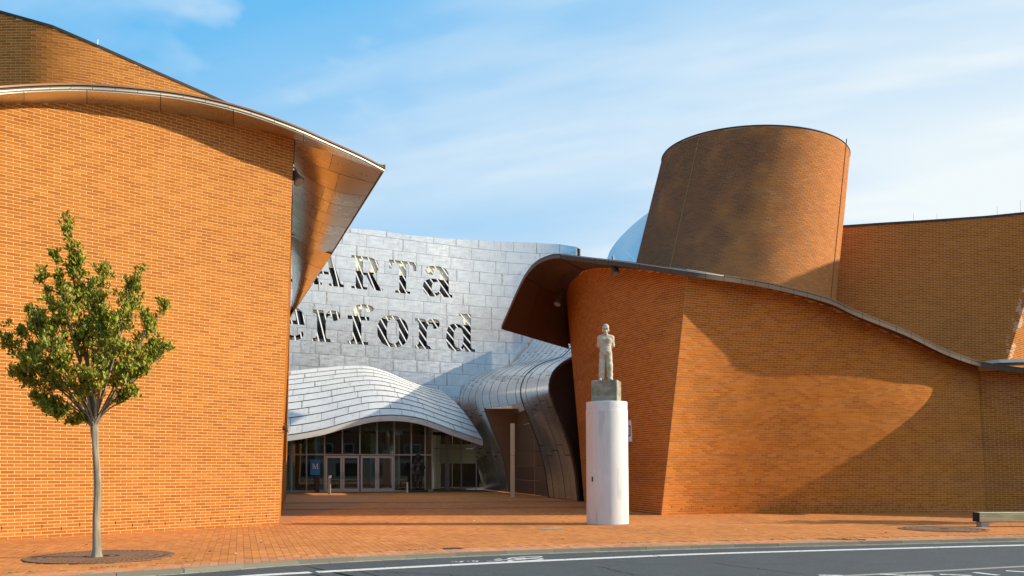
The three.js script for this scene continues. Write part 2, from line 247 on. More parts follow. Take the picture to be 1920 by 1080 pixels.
  // painted markings
  const paint = std([0.72, 0.72, 0.7], 0.7, 0, { map: texture(128, (u, v) => 0.93 - 0.28 * Math.max(0, tileNoise(u, v, 24) - 0.55) * 2) });
  const LINE = [[420, 1084], [487, 1079], [583, 1073.6], [900, 1057], [1100, 1048], [1300, 1039.6], [1500, 1033.6], [1920, 1022.4], [2100, 1018.6]].map(([x, y]) => G(x, y, RY));
  const lc = new THREE.CatmullRomCurve3(LINE, false, 'centripetal'), LL = lc.getLength();
  const strip = (s0, s1, w) => { const A = [], B = []; for (let i = 0; i <= 14; i++) { const u = clamp(lerp(s0, s1, i / 14) / LL), p = lc.getPointAt(u), t = lc.getTangentAt(u), n = V(-t.z, 0, t.x).normalize(); A.push(p.clone().addScaledVector(n, w / 2)); B.push(p.clone().addScaledVector(n, -w / 2)); } return ribbon(A, B, RY + 0.004); };
  let bestS = 0, be = 1e9; const gapX = (583 - 960) / FOC * G(583, 1073.6, RY).z * -1; for (let s = 0; s < LL; s += 0.01) { const e = Math.abs(lc.getPointAt(s / LL).x - gapX); if (e < be) { be = e; bestS = s; } }
  const cl = thing('lane_line', 'long white painted line marking off the cycle lane', 'road marking'); cl.userData.kind = 'structure';
  part('paint_stripe', strip(0, bestS, 0.25), paint, cl); for (let s = bestS + 0.1, e; s < LL; s = e + 0.03) { e = Math.min(LL, s + 6.4); part('paint_stripe', strip(s, e, 0.25), paint, cl); }
  // cycle symbol
  const sy = thing('cycle_symbol', 'worn white cycle symbol painted in the narrow lane beside the kerb', 'road marking'); sy.userData.kind = 'structure';
  const c0 = G(978, 1048, RY), tg = V(1, 0, -0.36).normalize(), up = V(0.5, 0, -1).normalize(), S = (a, b) => c0.clone().addScaledVector(tg, a).addScaledVector(up, b);
  const path = (pts, w) => { const A = [], B = []; pts.forEach((p, i) => { const q = pts[Math.min(i + 1, pts.length - 1)], o = pts[Math.max(i - 1, 0)], t = q.clone().sub(o).normalize(), n = V(-t.z, 0, t.x); A.push(p.clone().addScaledVector(n, w / 2)); B.push(p.clone().addScaledVector(n, -w / 2)); }); return ribbon(A, B, RY + 0.0045); };
  for (const [a, b] of [[-0.05, 0.25], [0.22, -0.3]]) part('painted_wheel', path(Array.from({ length: 25 }, (_, i) => S(a + 0.3 * Math.cos(i / 12 * Math.PI), b + 0.24 * Math.sin(i / 12 * Math.PI))), 0.07), paint, sy);
  part('painted_frame', path([S(-0.05, 0.25), S(-0.3, -0.1), S(0.22, -0.3)], 0.06), paint, sy); part('painted_frame', path([S(-0.3, -0.1), S(-0.55, 0.05), S(-0.5, 0.2)], 0.06), paint, sy); part('painted_frame', path([S(-0.3, -0.1), S(-0.35, -0.35), S(-0.52, -0.3)], 0.05), paint, sy);
  for (let i = 0; i < 6; i++) part('paint_dash', path([S(-0.72 - 0.1 * i, -0.3 + 0.08 * (i % 3)), S(-0.78 - 0.1 * i, -0.12 + 0.05 * (i % 2))], 0.05), paint, sy);
  const crackR = rng(8); [[1340, 1056, 1505, 1077], [700, 1072, 860, 1079], [1120, 1062, 1190, 1078]].forEach(([x0, y0, x1, y1], n) => { const pts = Array.from({ length: 16 }, (_, i) => { const f = i / 15, p = G(lerp(x0, x1, f), lerp(y0, y1, f), RY); p.z += (crackR() - 0.5) * 0.16; p.x += (crackR() - 0.5) * 0.1; return p; }); const c = solo('road_crack', path(pts, 0.022), std([0.018, 0.019, 0.02], 0.95), ['thin dark crack wandering over the asphalt before the right wall', 'short dark crack in the asphalt below the cycle symbol', 'short dark crack in the asphalt before the white column'][n], 'crack'); c.userData.kind = 'structure'; });
  // lower right: a pale patched seam and hooked dashes
  solo('road_seam', ribbon([G(1560, 1080, RY), G(1700, 1073, RY), G(1920, 1061, RY), G(2100, 1052, RY)], [G(1560, 1083, RY), G(1700, 1075.4, RY), G(1920, 1063.6, RY), G(2100, 1055, RY)], RY + 0.0042), std([0.27, 0.26, 0.24], 0.9), 'pale worn seam crossing the asphalt at the lower right', 'road seam').userData.kind = 'structure';
  const hk = thing('hatch_marking', 'broken white dashes on the asphalt at the lower right edge', 'road marking'); hk.userData.kind = 'structure';
  for (const [x0, y0, x1, y1] of [[1535, 1079, 1580, 1079.5], [1650, 1077, 1700, 1079.5], [1698, 1079.3, 1748, 1079], [1762, 1077.3, 1822, 1079.6], [1826, 1073.6, 1872, 1079], [1886, 1070.5, 1925, 1073]]) part('paint_dash', path([G(x0, y0, RY), G((x0 + x1) / 2, (y0 + y1) / 2, RY), G(x1, y1, RY)], 0.12), paint, hk);
}

// ---------------------------------------------------------------- left brick gallery
{
  const g = thing('brick_gallery', 'sunlit orange brick gallery on the left with a swooping metal roof edge', 'building');
  const B = line([-13.2, 18.03], [-6.61, 25.66]), Tp = line([-13.25, 18.37], [-6.01, 25.0]);
  const edge = [[-300, 205], [-120, 197], [0, 192], [60, 191], [130, 190], [200, 194], [300, 206], [400, 222], [500, 244], [551, 258]];
  const T = withTop(Tp, edge, 0.03);
  brickWall({ parent: g, name: 'front_wall', base: B, top: T, seed: 11, weeps: 1, fromEnd: true, tint: (c, p) => { const n = fbm(p.x * 0.5 + p.z * 0.5, p.y * 0.35, 2, 3); c.multiplyScalar(0.9 + 0.2 * n); c.g *= 0.98 + 0.08 * n; } });
  // end wall running back from the corner
  const c0b = [-6.61, 25.66], c0t = [-6.01, 25.0], c1b = [-11.2, 45], c1t = [-10.95, 45];
  brickWall({ parent: g, name: 'end_wall', base: line([c0b[0] - 0.01, c0b[1] + 0.01], [-12.95, 52]), top: (t) => [lerp(c0t[0] - 0.01, -12.72, t), lerp(c0t[1] + 0.01, 52, t), 10.62], seed: 13, singles: 60, out: V(1, 0, 0) });
  // eave: pixel row and distance along the edge
  const eaveTab = [[-180, 180, 18.0], [-60, 171, 18.95], [0, 168, 19.5], [60, 164, 20.0], [150, 162, 20.7], [250, 168, 21.4], [350, 180, 22.2], [450, 203, 23.0], [551, 238, 23.9], [620, 268, 24.7], [680, 295, 25.4], [720, 316, 25.9]];
  const eave = curve(eaveTab.map(([x, y, d]) => [x, y + 6, d]));
  const inner = curve(eaveTab.map(([x], i) => { if (x <= 551) { const k = (x - 960) / FOC, tt = (k * 18.37 + 13.25) / (7.24 - 6.63 * k), q = T(clamp(tt, 0, 1)); return V(q[0], q[2] - 0.04, -q[1]); } const f = (x - 551) / 169; return V(lerp(-6.01, -3.68, f), lerp(10.68, 10.12, f), -lerp(25, 25.93, f)); }));
  const sof = (u, v) => { const a = eave(u), b = inner(u), p = a.lerp(b, v); return p; };
  const n = 8; for (let i = 0; i < n; i++) part('soffit_panel', slab((u, v) => sof(u, v), i / n + 0.0006, (i + 1) / n - 0.0006, 0.004, 1, 10, 3, 0.03), BRONZE[i % 3], g);
  // roof skin above, rolled edge trim
  const lift = (p, y, out = 0) => V(p.x + out * 0.6, p.y + y, p.z + out * 0.8);
  part('roof_skin', slab((u, v) => { const a = lift(eave(u), 0.15), b = inner(u).add(V(-1.5, 0.6, -3)); return a.lerp(b, v); }, 0.001, 0.999, 0, 1, 40, 4, 0.04), M.copper, g);
  const nt = 26; for (let i = 0; i < nt; i++) {
    part('edge_trim', slab((u, v) => lift(eave(u), lerp(-0.005, 0.055, v), 0.03 - 0.05 * (v - 0.5) ** 2), (i + 0.01) / nt, (i + 1 - 0.01) / nt, 0, 1, 4, 3, 0.025), M.trim, g);
    part('edge_flashing', slab((u, v) => lift(eave(u), lerp(0.058, 0.15, v), -0.01 - v * 0.05), (i + 0.004) / nt, (i + 0.996) / nt, 0, 1, 4, 1, 0.02), M.copper, g);
  }
  // side soffit, two bays behind one another
  const A = V(-5.99, 10.64, -25.05), Tt = P(719, 317, 25.92), Mw = P(546, 436, 37), Mr = P(622, 473, 37), Ew = P(549, 565, 52), Er = P(541, 598, 52);
  const bil = (a, b, c, d) => (u, v) => a.clone().lerp(b, u).lerp(c.clone().lerp(d, u), v);
  const bow = (f, k) => (u, v) => { const p = f(u, v); p.y += k * Math.sin(Math.PI * clamp(v)) * 0.6 * clamp(1 - u) - 0.25 * Math.sin(Math.PI * clamp(u)) * step(0, 0.3, v); return p; };
  const bay1 = bow(bil(A, Tt, Mw, Mr), 0.25), bay2 = bow(bil(Mw.clone().add(V(0, -0.12, 0)), Mr.clone().add(V(0, -0.12, 0)), Ew, Er), 0.3);
  for (const [f, nv, nu] of [[bay1, 8, 2], [bay2, 6, 2]]) for (let j = 0; j < nv; j++) { const sh = (j % 2) * 0.22; for (let i = 0; i < nu; i++) { const u0 = i ? 0.42 + sh * 0.6 : 0, u1 = i ? 1 : 0.42 + sh * 0.6; part('soffit_panel', slab((u, v) => f(1 - u, v), 1 - u1 + 0.002, 1 - u0 - 0.002, j / nv + 0.0015, (j + 1) / nv - 0.0015, 6, 3, 0.03), BRONZE[(i + j) % 3], g); } }
  const rim = [Tt, Mr, Er].map((p) => p.clone().add(V(0.03, 0.06, 0)));
  part('edge_trim', beam(rim[0], rim[1], 0.05, 0.14), M.copper, g); part('edge_trim', beam(rim[1], rim[2], 0.05, 0.14), M.copper, g);
  for (const f of [bay1, bay2]) part('roof_skin', slab((u, v) => { const p = f(1 - u, v); p.y += 0.07 + 0.28 * Math.sin(Math.PI * clamp(u)) * step(0, 0.3, v); return p; }, 0.004, 0.996, 0.002, 0.998, 8, 8, 0.05, 0.0), M.copper, g);
  part('rear_wall', box(14, 10.4, 0.3, -20.2, 5.2, -52.2), M.copper, g);
}
{ // taller brick volume behind the roof
  const g = thing('rear_brick_wing', 'taller orange brick wing rising behind the left roof with a sloping top', 'building');
  const pl = plan([[-17.8, 26.05], [-15.6, 25.6], [-14.2, 25.42], [-13.1, 25.45], [-12.2, 25.78], [-11.2, 26.4], [-10.1, 27.2], [-8.9, 28.15], [-7.6, 29.2]]);
  const top = withTop(pl, [[-260, -50], [-100, -4], [0, 22], [100, 50], [200, 93], [300, 138], [350, 160], [408, 185], [470, 216], [530, 262]]);
  const low = (t) => { const [x, d] = pl(t); return [x - 0.1, d + 0.05]; };
  brickWall({ parent: g, name: 'brick_wall', base: low, top, y0: 9.2, seed: 12, singles: 300 });
  part('coping', slab((u, v) => { const q = top(clamp(u)); return V(q[0], q[2] + 0.03, -q[1] + 0.04 - v * 0.4); }, 0, 1, 0, 1, 30, 1, 0.07), M.darkTrim, g);
  part('rear_wall', slab((u, v) => { const q = top(clamp(1 - u)); return V(q[0] - 0.5, lerp(9.2, q[2] - 1.8, v), -q[1] - 3); }, 0, 1, 0, 1, 20, 2, 0.2), M.mortar, g);
}

// ---------------------------------------------------------------- right brick pavilion
const ROOF = [[940, 612, 40, 1067, 655, 44], [952, 585, 39.6, 1062, 628, 43.6], [965, 555, 39, 1060, 600, 43], [985, 515, 38, 1062, 562, 42], [1005, 492, 37, 1068, 536, 40.5], [1030, 480, 36, 1080, 518, 38.5], [1052, 478, 35, 1094, 505, 36.8], [1100, 484, 33.5, 1131, 501, 34.4], [1190, 495, 31.3, 1200, 504, 32.2], [1290, 510, 30.0, 1291, 514, 30.5],
  [1400, 525, 30.5, 1400, 532, 31.5], [1480, 541, 30.9, 1481, 551, 32.0], [1560, 563, 31.3, 1562, 578, 32.5], [1600, 582, 31.5, 1602, 596, 32.7], [1700, 622, 32.25, 1703, 638, 33.3], [1780, 660, 32.9, 1783, 672, 34.0], [1850, 682, 33.4, 1852, 690, 34.6], [1920, 692, 32.9, 1922, 699, 33.7], [2050, 706, 31, 2050, 712, 32.2]];
{
  const g = thing('brick_pavilion', 'low curved brick pavilion right of the white column with a wavy brown roof', 'building');
  const Bf = plan([[5.09, 30.9], [5.55, 31.2], [6.3, 31.55], [7.4, 31.88], [9.5, 32.12], [13, 32.38], [17.2, 32.9]]);
  const Tf = plan([[5.9, 30.4], [6.6, 30.7], [8, 31.22], [10, 31.8], [12.4, 32.42], [15, 33.3], [17.65, 34.35]]);
  const topPix = [[1280, 512], [1290, 514], [1400, 532], [1481, 551], [1562, 578], [1602, 596], [1703, 638], [1783, 672], [1852, 690], [2050, 712]];
  const stain = (c, p) => { const n = fbm(p.x * 0.9, p.y * 1.6, 6, 4), k = 1 - 0.15 * step(0.5, 0.68, n); c.multiplyScalar(k * (1.02 + 0.1 * fbm(p.x * 0.4, p.y * 0.3, 1, 2))); c.g *= 0.94; };
  brickWall({ parent: g, name: 'front_wall', base: Bf, top: withTop(Tf, topPix, 0.02), seed: 21, weeps: 1, thick: 0.02, tint: stain, tone: 1.1, mortar: M.warmMortar });
  // shaded side wall bulging back into the court
  const Bs = plan([[5.085, 30.92], [4.72, 32.2], [4.36, 34], [3.9, 37], [3.58, 40.5], [3.5, 44], [4.0, 47.5]]);
  const Ts = plan([[5.895, 30.42], [5.0, 31.5], [4.35, 32.6], [3.45, 34.5], [2.86, 37.4], [2.5, 41], [2.7, 45]]);
  const topS = (t) => { const [X, d] = Ts(t); return [X, d, interp([[30, 8.05], [30.42, 8.08], [31.5, 8.42], [32.6, 8.77], [34.5, 9.22], [37, 9.65], [41, 9.7], [46, 9.7]], d)[0] + 0.02]; };
  brickWall({ parent: g, name: 'side_wall', base: Bs, top: topS, seed: 22, tint: stain, tone: 1.04, thick: 0.015, mortar: M.warmMortar });
  // return wall coming forward on the right
  const Br = line([17.05, 33.0], [27, 27.2]), Tr = line([17.55, 34.45], [27.4, 27.9]);
  brickWall({ parent: g, name: 'return_wall', base: Br, top: (t) => { const [X, d] = Tr(t); return [X, d, lerp(5.32, 5.0, t)]; }, seed: 23, tint: stain, tone: 0.9, thick: 0.35, nt: 30, mortar: M.warmMortar });
  part('end_wall', slab((u, v) => V(lerp(27, 28.5, u), v * 5, -lerp(26.5, 36, u)), 0, 1, 0, 1, 2, 2, 0.3), M.darkMortar, g);
  // roof
  const eave = curve(ROOF.map((r) => [r[0], r[1] + 5, r[2]])), inner = curve(ROOF.map((r) => [r[3], r[4], r[5]]));
  const N = ROOF.length - 1, cut = 6 / N;
  const rf = (u, v) => eave(u).lerp(inner(u), v);
  const secs = [[0, cut * 0.5], [cut * 0.5, cut - 0.004], ...Array.from({ length: 12 }, (_, i) => [cut + (1 - cut) * i / 12, cut + (1 - cut) * (i + 1) / 12])];
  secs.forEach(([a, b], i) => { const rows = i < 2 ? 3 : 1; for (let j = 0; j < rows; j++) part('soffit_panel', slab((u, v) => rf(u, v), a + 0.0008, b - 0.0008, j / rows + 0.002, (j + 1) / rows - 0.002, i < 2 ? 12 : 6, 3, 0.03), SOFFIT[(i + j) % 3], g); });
  // the black open joint between wing tip and eave
  part('joint_strip', beam(eave(cut).add(V(0.02, -0.01, 0)), inner(cut).add(V(0.1, -0.03, 0)), 0.16, 0.05), M.black, g);
  const lift = (p, y, out = 0) => V(p.x - out * 0.2, p.y + y, p.z + out);
  const nt = 40; for (let i = 0; i < nt; i++) {
    const u0 = cut + (1 - cut) * i / nt, u1 = cut + (1 - cut) * (i + 1) / nt, m = i < 12 ? M.dullTrim : M.fascia;
    part('edge_trim', slab((u, v) => lift(eave(u), lerp(0.1, 0.135, v), 0.02), u0 + 0.0002, u1 - 0.0002, 0, 1, 4, 1, 0.02), m, g);
    part('fascia', slab((u, v) => lift(eave(u), lerp(-0.06, 0.098, v), 0.01), u0 + 0.0002, u1 - 0.0002, 0, 1, 4, 1, 0.02), M.fascia, g);
  }
  part('wing_edge', slab((u, v) => lift(eave(u), lerp(-0.03, 0.1, v), 0.015), 0.001, cut - 0.002, 0, 1, 40, 1, 0.03), M.copper, g);
  const back = (u) => { const p = inner(u); return u < cut ? p.add(V(0.6, 0.25, -1)) : p.add(V(0.3, 0.3, -3)); };
  part('roof_skin', slab((u, v) => lift(eave(u), 0.15).lerp(back(u), v), 0.001, 0.999, 0, 1, 70, 3, 0.03), M.copper, g);
  part('roof_deck', slab((u, v) => { const uu = cut + (1 - cut) * u, a = inner(uu).add(V(0, 0.18, -0.1)), b = V(lerp(5, 29, u), a.y + 0.1, -46); return a.lerp(b, v); }, 0.02, 1, 0, 1, 30, 4, 0.1), std([0.42, 0.42, 0.4], 0.6, 0.3), g);
  part('flat_roof', slab((u, v) => V(lerp(18.6, 24, u), lerp(5.75, 5.95, v), -lerp(34.6, 38, v) + u * 1.5), 0, 1, 0, 1, 2, 2, 0.12), std([0.6, 0.6, 0.55], 0.5, 0.4), g, 'pale flat roof edge beyond the wavy eave');
}
{ // leaning drum tower
  const g = thing('brick_tower', 'leaning round brick drum, weathered dark on its left side', 'tower');
  const rimY = (X) => 15.5 - 0.05 * (X - 11.05), cx = (y) => lerp(9.97, 10.95, (y - 10.2) / 5.6), R = (y) => lerp(4.52, 4.1, (y - 10.2) / 5.6), D = 41;
  const at = (a, y) => [cx(y) + R(y) * Math.sin(a), D - R(y) * Math.cos(a)];
  const A0 = -2.0, A1 = 2.0, ang = (t) => lerp(A0, A1, t);
  const topF = (t) => { let y = 15.7; for (let i = 0; i < 4; i++) y = rimY(at(ang(t), y)[0]); const p = at(ang(t), y); return [p[0], p[1], y]; };
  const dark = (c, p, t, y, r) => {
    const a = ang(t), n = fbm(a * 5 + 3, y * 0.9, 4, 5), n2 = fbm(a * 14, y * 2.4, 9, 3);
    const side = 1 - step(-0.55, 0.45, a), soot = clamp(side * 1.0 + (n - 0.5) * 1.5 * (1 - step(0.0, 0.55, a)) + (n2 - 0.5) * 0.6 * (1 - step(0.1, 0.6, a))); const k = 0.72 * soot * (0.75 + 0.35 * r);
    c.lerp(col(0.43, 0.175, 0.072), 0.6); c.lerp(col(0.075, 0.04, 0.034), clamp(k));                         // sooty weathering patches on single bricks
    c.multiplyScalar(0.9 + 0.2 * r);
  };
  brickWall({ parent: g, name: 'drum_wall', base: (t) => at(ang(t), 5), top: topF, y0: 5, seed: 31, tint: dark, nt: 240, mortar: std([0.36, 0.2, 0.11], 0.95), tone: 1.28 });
  part('drum_back', slab((u, v) => { const a = lerp(A1 - 0.03, 2 * Math.PI + A0 + 0.03, u), y = lerp(5, 15.6, v), p = at(a, y); return V(p[0], y, -p[1]); }, 0, 1, 0, 1, 24, 4, 0.3), M.darkMortar, g);
  const rimPts = []; for (let i = 0; i <= 96; i++) { const a = i / 96 * 2 * Math.PI; let y = 15.7; for (let k = 0; k < 4; k++) y = rimY(at(a, y)[0]); const p = at(a, y); rimPts.push(V(p[0], y + 0.03, -p[1])); }
  part('rim_coping', new THREE.TubeGeometry(new THREE.CatmullRomCurve3(rimPts), 160, 0.03, 6, true), M.darkTrim, g);
  for (const a of [-0.82, 0.93]) part('expansion_joint', tube([5.1, 8, 12, 15.6].map((y) => { const p = at(a, y); return V(p[0] + 0.012 * Math.sin(a), y, -p[1] + 0.012 * Math.cos(a)); }), 0.022, 20, 6), std(a < 0 ? [0.3, 0.16, 0.07] : [0.14, 0.08, 0.05], 0.9), g);
}
{ // rear wing on the right
  const g = thing('rear_gallery', 'shaded brick gallery wall between the round tower and the right edge', 'building');
  const Y = (py, d) => EYE + (HOR - py) / FOC * d, base = plan([[13.6, 42.2], [15.6, 41.3], [18.5, 40.4], [20.83, 39.7]]), top = plan([[13.6, 42.2], [16.1, 41.3], [20, 40.4], [23.42, 39.7]]);
  const cop = withTop(top, [[1480, 430], [1577, 425], [1650, 420], [1750, 414], [1850, 407], [1920, 400], [1965, 395]]);
  const b2 = (t) => { const [x, d] = base(t); return [x, d]; };
  brickWall({ parent: g, name: 'brick_wall', base: b2, top: cop, y0: 4.6, seed: 41, tone: 1.08, tint: (c, p) => { c.multiplyScalar(0.86 + 0.2 * fbm(p.x * 0.5, p.y * 0.5, 3, 3)); c.g *= 0.88; }, mortar: M.warmMortar });
  part('coping', slab((u, v) => { const q = cop(clamp(u)); return V(q[0], q[2] + 0.05, -q[1] + 0.05 - v * 0.4); }, 0, 1, 0, 1, 20, 1, 0.09), M.darkTrim, g);
  const q0 = base(1), q1 = cop(1);
  brickWall({ parent: g, name: 'lit_return_wall', base: line([q0[0] + 0.01, q0[1] + 0.01], [q0[0] + 5.5, q0[1] + 5]), top: (t) => [q1[0] + 0.01 + 5.5 * t, q1[1] + 0.01 + 5 * t, q1[2]], y0: 4.6, seed: 42, singles: 120, tint: (c, p, t, y, r) => { if (t < 0.16 && noise(p.x * 6, p.y * 5, 3) > 0.62) c.lerp(col(0.62, 0.48, 0.38), 0.5 + 0.4 * r); } });
  brickWall({ parent: g, name: 'added_shade_block_wall', base: line([27, 35.4], [34, 35.4]), top: (t) => [lerp(27, 34, t), 35.4, 16.7], seed: 43, singles: 40 }); part('added_shade_block', box(7, 16.6, 4.7, 30.5, 8.3, -37.9), M.warmMortar, g);  // unseen block added beyond the right edge to shade the drum tower
  part('roof', slab((u, v) => V(lerp(13.6, 24, u), 11.8, -lerp(43.5, 54, v)), 0, 1, 0, 1, 2, 2, 0.2), M.darkMortar, g);
  part('rear_wall', box(0.3, 8, 10, 13.7, 8.2, -48), M.darkMortar, g);
}
{ // blue steel hump behind the tower
  const g = thing('steel_roof_shell', 'smooth blue reflecting metal shell peeping out left of the round tower', 'roof');
  const left = curve([[1128, 520, 57], [1137, 490, 57], [1143, 472, 57], [1160, 448, 57], [1184, 424, 57], [1212, 401, 57], [1260, 372, 57]]), right = curve([[1200, 640, 49], [1212, 612, 49.5], [1225, 590, 50], [1260, 560, 50.5], [1300, 530, 51], [1330, 500, 51.5], [1370, 470, 52]]);
  const f = (u, v) => { const p = right(u).lerp(left(u), v); p.y += 0.9 * Math.sin(Math.PI * clamp(v)); return p; };
  const mat = std([0.66, 0.68, 0.7], 0.32, 1);
  for (let j = 0; j < 6; j++) for (let i = 0; i < 5; i++) { const o = (i % 2) * 0.06, v0 = j / 6 + o, v1 = Math.min(1, (j + 1) / 6 + o); if (v0 > 0.99) continue; part('panel', slab(f, i / 5 + 0.001, (i + 1) / 5 - 0.001, (j || !o ? v0 : 0) + 0.001, v1 - 0.001, 5, 5, 0.03), mat, g); }
}

// ---------------------------------------------------------------- steel hall: curved facade with cut-out lettering
const font = await new FontLoader().loadAsync('fonts/droid/droid_serif_bold.typeface.json');
const fontLight = await new FontLoader().loadAsync('fonts/droid/droid_serif_regular.typeface.json');
const fontSans = await new FontLoader().loadAsync('fonts/droid/droid_sans_bold.typeface.json');
const hall = thing('steel_hall', 'tall curved stainless steel facade with cut out serif lettering above the entrance', 'building');
{
  const FD = [[400, 57.6], [545, 60], [700, 62.9], [800, 64.8], [880, 66.35], [950, 67.45], [1030, 68.2], [1060, 68.1], [1082, 67.6]];
  const c = new THREE.CatmullRomCurve3(FD.map(([x, d]) => V((x - 960) / FOC * d, 0, -d)), false, 'centripetal'); c.arcLengthDivisions = 600;
  const LEN = c.getLength(), fac = (s, y, n) => { const u = clamp(s / LEN), p = c.getPointAt(u), t = c.getTangentAt(u); return V(p.x + t.z * -n, y, p.z + t.x * n); };     // n: out of the facade
  const sOf = (px) => { let b = 0, e = 1e9; for (let s = 0; s <= LEN; s += 0.02) { const p = c.getPointAt(s / LEN), q = Math.abs(960 + FOC * p.x / -p.z - px); if (q < e) { e = q; b = s; } } return b; };
  const topTab = [[400, 396], [545, 411], [600, 418], [655, 428], [700, 431.5], [760, 440], [830, 447], [900, 451], [1000, 455], [1050, 458], [1082, 463]];
  const topY = (s) => { const p = c.getPointAt(clamp(s / LEN)), d = -p.z; return EYE + (HOR - interp(topTab, 960 + FOC * p.x / d)[0]) / FOC * d; };
  const ev = new Evaluator(); ev.attributes = ['position', 'normal']; ev.useGroups = false;
  // letters: [glyph, px left, px right, foot height, top height]
  const L1 = 13.93, L2 = 10.12, cap = 16.2, xh = 12.3;
  const letters = [['M', 488, 570, L1, cap], ['A', 581, 644, L1, cap], ['R', 658.5, 717, L1, cap], ['T', 728.7, 780, L1, cap], ['a', 792.5, 847.5, L1 - 0.03, cap - 0.08],
    ['H', 430, 505, L2, 12.5], ['e', 517, 571.5, L2 - 0.03, xh], ['r', 585, 637.5, L2, xh - 0.02], ['f', 651, 700, L2, 12.9], ['o', 707, 765.5, L2 - 0.03, xh], ['r', 777, 824, L2, xh], ['d', 836, 890, L2 - 0.03, 12.86]];
  const brushes = [];
  for (const [ch, x0, x1, y0, y1] of letters) {
    const s0 = sOf(x0), s1 = sOf(x1), shapes = font.generateShapes(ch, 1); shapes.forEach((q) => { q.autoClose = true; });
    let g = new THREE.ExtrudeGeometry(shapes, { depth: 1, bevelEnabled: false, curveSegments: 8 }); g.computeBoundingBox(); const b = g.boundingBox;
    g.translate(-b.min.x, -b.min.y, -0.5).scale((s1 - s0) / (b.max.x - b.min.x), (y1 - y0) / (b.max.y - b.min.y), 1).translate(s0, y0, 0);
    g.deleteAttribute('uv'); g = mergeVertices(g, 1e-5); g = g.toNonIndexed(); g.computeVertexNormals();
    const br = new Brush(g); br.updateMatrixWorld(); brushes.push({ br, g, ch, s0, s1, y0, y1 });
  }
  const bend = (g, n0 = 0) => { const p = g.attributes.position; for (let i = 0; i < p.count; i++) { const q = fac(p.getX(i), p.getY(i), p.getZ(i) + n0); p.setXYZ(i, q.x, q.y, q.z); } g = g.index ? g.toNonIndexed() : g; g.computeVertexNormals(); return g; };
  // panels in staggered rows
  const RH = 0.845, y00 = 4.2, PWID = 1.78, r = rng(91);
  for (let row = 0; row < 17; row++) {
    const ya = y00 + row * RH; let s = (row % 3) * 0.62 - 1.6 + r() * 0.25;
    while (s < LEN) {
      const w = PWID * (r() < 0.22 ? 0.55 : r() < 0.2 ? 1.5 : 1), a = Math.max(0, s), b = Math.min(LEN, s + w); s += w; if (b - a < 0.05) continue;
      const hi = (q) => Math.min(ya + RH, topY(q)), h0 = hi(a), h1 = hi(b); if (Math.max(h0, h1) - ya < 0.03) continue;
      const mat = STEEL[Math.floor(r() * 4)], prd = 0.006 * r(), hit = brushes.filter((q) => q.s1 > a && q.s0 < b && q.y1 > ya && q.y0 < ya + RH);
      const gp = 0.007;
      if (!hit.length) { const ns = 6; part('facade_panel', slab((u, v) => { const q = lerp(a + gp, b - gp, u); return fac(q, lerp(ya + gp, Math.max(ya + gp + 0.01, hi(q) - gp), v), 0.05 + prd + 0.012 * (1 - v)); }, 0, 1, 0, 1, ns, 1, 0.05), mat, hall); continue; }
      const bg = new THREE.BoxGeometry(b - a - 2 * gp, Math.min(h0, h1) - ya - 2 * gp, 0.05, 4, 2, 1).translate((a + b) / 2, (ya + Math.min(h0, h1)) / 2, 0.03); bg.deleteAttribute('uv');
      let br = new Brush(bg.toNonIndexed()); br.updateMatrixWorld();
      for (const q of hit) { br = ev.evaluate(br, q.br, SUBTRACTION); br.updateMatrixWorld(); }
      let g = br.geometry; g = g.index ? g.toNonIndexed() : g; if (!g.attributes.position.count) continue;
      const uv = []; for (let i = 0; i < g.attributes.position.count; i++) uv.push((g.attributes.position.getX(i) - a) / (b - a), (g.attributes.position.getY(i) - ya) / RH); g.setAttribute('uv', new THREE.Float32BufferAttribute(uv, 2));
      for (const piece of pieces(g)) part('facade_panel', bend(piece, prd), mat, hall);
    }
  }
  // letter openings: a glazed niche behind the skin, bars across
  for (const q of brushes) {
    const lo = q.y0 - 0.15, hi = q.y1 + 0.15, a = q.s0 - 0.12, b = q.s1 + 0.12;
    const wnd = part('letter_window', slab((u, v) => fac(lerp(a, b, u), lerp(lo, hi, v), -0.3), 0, 1, 0, 1, 6, 1, 0.05), M.darkGlass, hall, `cut out letter ${q.ch} glazed behind white diagonal bars`);
    for (const [ya, yb] of [[15.2, 17], [12.08, 13.87], [9.4, 10.32]]) { const y1 = Math.max(lo, ya), y2 = Math.min(hi, yb); if (y2 - y1 < 0.05) continue; part('pale_blind', slab((u, v) => fac(lerp(a, b, u), lerp(y1, y2, v), -0.11), 0, 1, 0, 1, 6, 1, 0.04), yb < 11 ? std([0.16, 0.16, 0.15], 0.8) : std([0.82, 0.79, 0.62], 0.8), wnd); }
    const px = 960 + FOC * fac((q.s0 + q.s1) / 2, 0, 0).x / -fac((q.s0 + q.s1) / 2, 0, 0).z, ang = interp([[560, 78], [640, 74], [720, 60], [850, 47], [900, 45]], px)[0] * Math.PI / 180;
    const cx = (q.s0 + q.s1) / 2, cy = (q.y0 + q.y1) / 2, half = 2.6, sp = 0.43;
